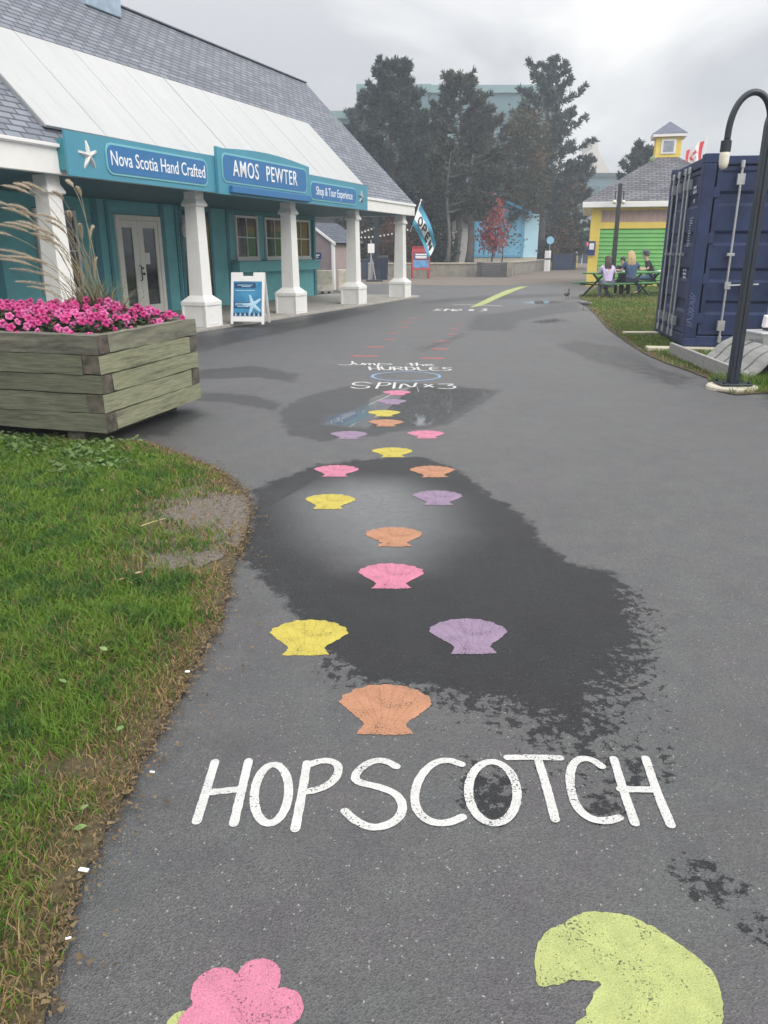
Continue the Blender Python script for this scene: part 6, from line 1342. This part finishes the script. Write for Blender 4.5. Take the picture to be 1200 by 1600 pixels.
bn_ = thing('litter_bin', (G(598, 437).x, G(598, 437).y, 0), 0, 'dark navy litter bin beside the placard stand', 'bin'); m = MB(); m.frustum(.5, .56, 0, 1.05); m.build('bin_body', mat('navy bin', S(36, 46, 72, .8), .5), bn_, bev=.03); m = MB(); m.frustum(.60, .5, 1.055, 1.18); m.build('lid', M_['black'], bn_, bev=.02)
p = G(588, 437); m = MB(); m.frustum(.34, .36, 0, .95); m.box(-.2, .2, -.2, .2, .952, 1.0); o = m.build('litter_bin', mat('slate bin', S(70, 78, 98, .8), .5), loc=(p.x - .6, p.y + .4, 0), bev=.02); tag(o, 'slim slate grey bin behind the placard stand', 'bin')
# red A-frame board
p = G(657, 435); ra = thing('red_board', (p.x, p.y, 0), .05, 'red A-frame board with a blue poster behind the OPEN flag', 'sandwich board')
for s_ in (-1, 1):
    Mx = T(0, s_ * .32, 0) @ RX(s_ * math.radians(12)); m = MB(); w = .48
    for a, b, c, d in ((-w, -w + .08, 0, 1.65), (w - .08, w, 0, 1.65), (-w + .08, w - .08, .45, .55), (-w + .08, w - .08, 1.35, 1.65)): m.box(a, b, -.03, .03, c, d)
    m.box(-w + .08, w - .08, -.01, .01, .55, 1.35); m.v = [tuple(Mx @ Vector(v)) for v in m.v]; f_ = m.build('frame', M_['red'], ra)
    if s_ < 0:
        m = MB(); m.box(-w + .08, w - .08, -.03, -.015, .56, .95, M=Mx); m.build('poster', mat('poster sky', S(90, 150, 200, .8), .5, .3, 3), f_); m = MB(); m.box(-w + .1, w - .1, -.034, -.016, 1.0, 1.3, M=Mx); m.build('poster', mat('poster dark', S(60, 70, 100, .8), .5), f_)
        m = MB(); 
        for z in (1.22, 1.12, 1.04): m.box(-.3, .3, -.040, -.035, z, z + .05, M=Mx)
        m.build('poster_print', M_['white2'], f_)
# things down the far path
yk = AT(862, 400, 72); k2 = thing('yellow_kiosk', (yk.x, 72, 0), -.10, 'small far yellow and green kiosk with grey gable roof', 'kiosk')
m = MB(); m.box(0, 2.3, 0, 3, 0, 3.0); m.build('wall', ky, k2); m = MB(); m.box(1.15, 1.20, -.05, -.01, .1, 2.6); m.box(2.1, 2.2, -.05, -.01, .1, 2.6); m.box(1.2, 2.1, -.05, -.01, 2.2, 2.6); m.build('trim', M_['white2'], k2)
m = MB(); m.box(1.3, 2.0, -.04, -.012, 1.1, 2.1); m.build('window', M_['glass'], k2); m = MB(); m.box(1.25, 2.08, -.04, -.012, .1, 1.0); m.build('panel', M_['black'], k2)
m = MB(); m.box(-2.3, 2.6, -.4, 3.2, 3.0, 3.35); m.build('fascia', kg, k2); m = MB(); m.add([(-2.6, -.5, 3.35), (2.8, -.5, 3.35), (2.8, 3.4, 3.35), (-2.6, 3.4, 3.35), (.1, 1.4, 5.0)], [(0, 1, 4), (1, 2, 4), (2, 3, 4), (3, 0, 4), (0, 3, 2, 1)]); m.build('roof', mat('grey kiosk roof', S(118, 124, 132, .8), .9, .1, 3), k2)
m = MB(); m.box(-2.0, -.05, .5, 2.6, 0, 2.9); m.build('shade_wall', mat('brown boards', (.13, .085, .06), .85, .3, 2), k2)
wb = thing('white_building', (AT(838, 395, 100).x, 100, 0), 0, 'low white building far off past the blue shed', 'building'); m = MB(); m.box(0, 3.2, 0, 6, 0, 3.4); m.build('wall', M_['white2'], wb); m = MB(); m.box(-.3, 3.4, -.4, 6.2, 3.4, 3.7); m.build('roof', mat('pale roof', (.5, .49, .48), .8), wb)
m = MB(); m.box(.3, 2.9, -.05, -.01, 1.1, 2.2); m.build('window', M_['glass'], wb)
rk = thing('red_umbrella', (AT(911, 384, 84).x, 84, 0), 0, 'red market umbrella over a dark doorway far down the path', 'umbrella'); m = MB(); m.lathe([(1.05, 1.85), (.6, 2.2), (.02, 2.5)], 10); m.build('canopy', mat('red canvas', S(216, 70, 84, .8), .7), rk); m = MB(); m.tube([(0, 0, 0), (0, 0, 2.45)], .04, 6); m.build('pole', M_['white2'], rk)
gb2 = thing('grey_building', (AT(903, 395, 96).x, 96, 0), -.05, 'far grey shop with dark door under the red umbrella', 'building'); m = MB(); m.box(0, 5, 0, 5, 0, 3.6); m.build('wall', mat('slate wall', S(86, 100, 120, .7), .7), gb2); m = MB(); m.box(.1, 1.4, -.06, -.01, 0, 2.3); m.build('door', mat('teal dark door', S(40, 62, 76, .8), .5), gb2); m = MB(); m.box(-.5, 5.5, -.5, 5.5, 3.6, 4.0); m.add([(-.5, -.5, 4.0), (5.5, -.5, 4.0), (5.5, 5.5, 4), (-.5, 5.5, 4), (2.5, 2.5, 6)], [(0, 1, 4), (1, 2, 4), (2, 3, 4), (3, 0, 4)]); m.build('roof', mat('grey roof', S(120, 122, 130, .8), .9), gb2)
p = AT(879, 405, 62); nbn = thing('waste_bin', (p.x, 62, 0), -.15, 'large dark navy waste bin at the end of the low wall', 'bin'); m = MB(); m.box(-.75, .75, -.5, .5, .05, 1.15); m.build('bin_body', mat('navy waste bin', S(34, 54, 84, .8), .5), nbn, bev=.04); m = MB(); m.box(.76, 1.0, -.5, .5, .05, 1.2); m.box(-.78, 1.0, -.52, .52, 1.155, 1.22); m.build('lid', M_['black'], nbn, bev=.02)
p = AT(858, 400, 61); rs = thing('round_sign', (p.x, 61, 0), 0, 'small round pale blue sign on a post beyond the wall end', 'sign'); m = MB(); m.tube([(0, 0, 0), (0, 0, 2.3)], .04, 6); m.build('post', M_['steel'], rs); m = MB(); m.lathe([(.001, -.02), (.28, -.02), (.28, .02), (.001, .02)], 20, M=T(0, -.06, 2.15) @ RX(PI / 2)); m.build('sign_face', mat('pale blue disc', S(150, 200, 230, .9), .4), rs)
for i, px in enumerate((852, 856, 860, 863)):
    p = AT(px, 405, 58); bo = thing('bollard', (p.x, 58 + .3 * i, 0), 0, ['leftmost', 'second', 'third', 'rightmost'][i] + ' of the white posts in a row at the end of the low wall', 'post', 'white posts at the wall end'); m = MB(); m.lathe([(.06, 0), (.06, 1.35), (.04, 1.42)], 8); m.build('post', M_['white2'], bo); m = MB(); m.box(-.07, .07, -.065, -.0605, .8, .9); m.build('band', M_['black'], bo)
# string lights between the posts at the far end
for i, (a, b, n_) in enumerate((((486, 344, 44), (588, 352, 40), 22), ((486, 352, 48), (640, 356, 46), 26), ((884, 350, 80), (915, 344, 70), 12), ((880, 362, 84), (915, 356, 74), 12), ((640, 352, 52), (740, 350, 56), 16))):
    A, B = AT(*a), AT(*b); sg = thing('string_lights', A, 0, ['upper string of white bulbs seen under the porch eave by the grey shed', 'lower string of white bulbs seen through the porch', 'upper string of far white bulbs left of the green kiosk', 'lower string of far white bulbs left of the green kiosk', 'string of small bulbs under the dark pines'][i], 'string lights', 'strings of bulbs')
    pts = [A.lerp(B, t) - A + Vector((0, 0, -.5 * math.sin(PI * t))) for t in np.linspace(0, 1, 24)]; m = MB(); m.tube(pts, .012, 4); m.build('cord', M_['black'], sg)
    m = MB()
    for k in range(n_): t = (k + .5) / n_; q = A.lerp(B, t) - A + Vector((0, 0, -.5 * math.sin(PI * t) - .09)); m.ball(tuple(q), .05, 6)
    m.build('bulbs', M_['white2'], sg)
# --------------------------------------------------------------- glass office block behind the trees
gl = [glass_mat('teal curtain glass', (.055, .11, .125), .12), glass_mat('grey curtain glass', (.09, .15, .165), .12)]
sp_ = mat('copper green cladding', S(130, 160, 162, .85), .6, .05, .6); spd = mat('dark green cladding', S(100, 132, 138, .8), .6, .05, .6)
of = thing('office_block', (0, 112, 0), 0, 'large teal glass office block rising behind the pine trees', 'office building')
def block(x0, x1, y0, y1, z1, rot, nb_, nf):
    bx = bpy.data.objects.new('wing', None)
    m = MB(); m.box(x0, x1, y0, y1, 0, z1); w = m.build('wall', spd, of)
    m = MB(); m.box(x0 - .4, x1 + .4, y0 - .4, y1 + .4, z1, z1 + .9); m.build('roof_band', sp_, of)
    fh = (z1 - 4.2) / nf
    for f in range(nf):
        z0 = 2.0 + f * fh
        for b in range(nb_):
            xa_ = x0 + (x1 - x0) * b / nb_ + .12; xb_ = x0 + (x1 - x0) * (b + 1) / nb_ - .12
            m = MB(); m.box(xa_, xb_, y0 - .12, y0 - .01, z0 + .75, z0 + fh - .12); m.build('window', gl[(f + b) % 2], of)
        m = MB(); m.box(x0, x1, y0 - .2, y0 - .005, z0, z0 + .7); m.build('spandrel', sp_, of)
block(-16, -3.2, 0, 20, 17.8, 0, 4, 4); block(-3.0, 5.4, -6, 16, 19.8, 0, 4, 5); block(5.5, 23, 0, 20, 20.8, 0, 7, 5)
ob2 = thing('office_block', (AT(900, 300, 150).x, 150, 0), 0, 'low dark green glass building with white gable behind the kiosk roof', 'office building')
m = MB(); m.box(0, 26, 0, 12, 0, 14.0); m.build('wall', spd, ob2); m = MB(); m.box(-.5, 26.5, -.5, 12.5, 14, 14.6); m.build('roof_band', mat('dark band', S(60, 88, 88, .7), .6), ob2)
for b in range(6): m = MB(); m.box(.5 + b * 4.2, 4.2 + b * 4.2, -.1, -.01, 7.5, 12.5); m.build('window', gl[b % 2], ob2)
m = MB(); m.prism([(0, 14.6), (6.2, 14.6), (3.6, 18.6), (3.6, 20.2), (2.6, 20.2), (2.6, 18.6)], -8, 0, M=XZ(1)); m.build('white_gable', mat('pale masonry', (.62, .58, .53), .8), ob2)
# low dark waterfront shops filling the far side of the bed
for i, (xa_, xb_, h_, c_) in enumerate(((-40, -14, 6, (.10, .10, .11)), (-13.5, 2, 4.6, (.085, .085, .09)), (3, 9, 3.4, (.06, .065, .085)))):
    b_ = thing('waterfront_shop', (xa_, 84, 0), 0, ['dark low shop far left behind the porch', 'dark low shop behind the grey shed and brown shrubs', 'dark slate low shop behind the bare trunks'][i], 'building'); m = MB(); m.box(0, xb_ - xa_, 0, 8, 0, h_); m.build('wall', mat('dark shop wall', c_, .8, .2, .8), b_); m = MB(); m.box(-.4, xb_ - xa_ + .4, -.5, 8.4, h_, h_ + .5); m.build('roof', mat('dark roof', (.12, .12, .13), .9), b_)
    for k in range(int((xb_ - xa_) / 3)): m = MB(); m.box(.5 + k * 3, 2.7 + k * 3, -.06, -.01, .9, 2.6); m.build('window', M_['glass'], b_)
# far tree line closing the horizon
R = np.random.RandomState(77); C = []; K = []
for i in range(2600): C.append((R.uniform(-160, 200), R.uniform(170, 190), R.rand() ** .7 * (7 + 3 * math.sin(i)))); K.append((.04 + .02 * R.rand(), .055, .045))
D = R.randn(2600, 3); D /= np.linalg.norm(D, axis=1)[:, None]; o = tufts('far_trees', np.array(C), D, 2.2, .7, np.array(K), R, 8, .8, None, LEAFM); tag(o, 'far dark tree line closing the horizon', 'trees', kind='stuff')
# ================================================================== damp air between here and the far trees
m = MB(); m.box(-450, 450, -70, 720, -3.2, 32)
hz = m.build('haze', []) ; hz['kind'] = 'stuff'; tag(hz, 'thin damp haze filling the whole place', 'haze', kind='stuff')
hm = bpy.data.materials.new('haze'); hm.use_nodes = True; t = hm.node_tree; t.nodes.remove(t.nodes['Principled BSDF'])
pv = t.nodes.new('ShaderNodeVolumePrincipled'); pv.inputs['Color'].default_value = (.80, .89, 1.0, 1); pv.inputs['Density'].default_value = .0026; pv.inputs['Anisotropy'].default_value = .2
t.links.new(pv.outputs[0], t.nodes['Material Output'].inputs['Volume']); hz.data.materials.append(hm)
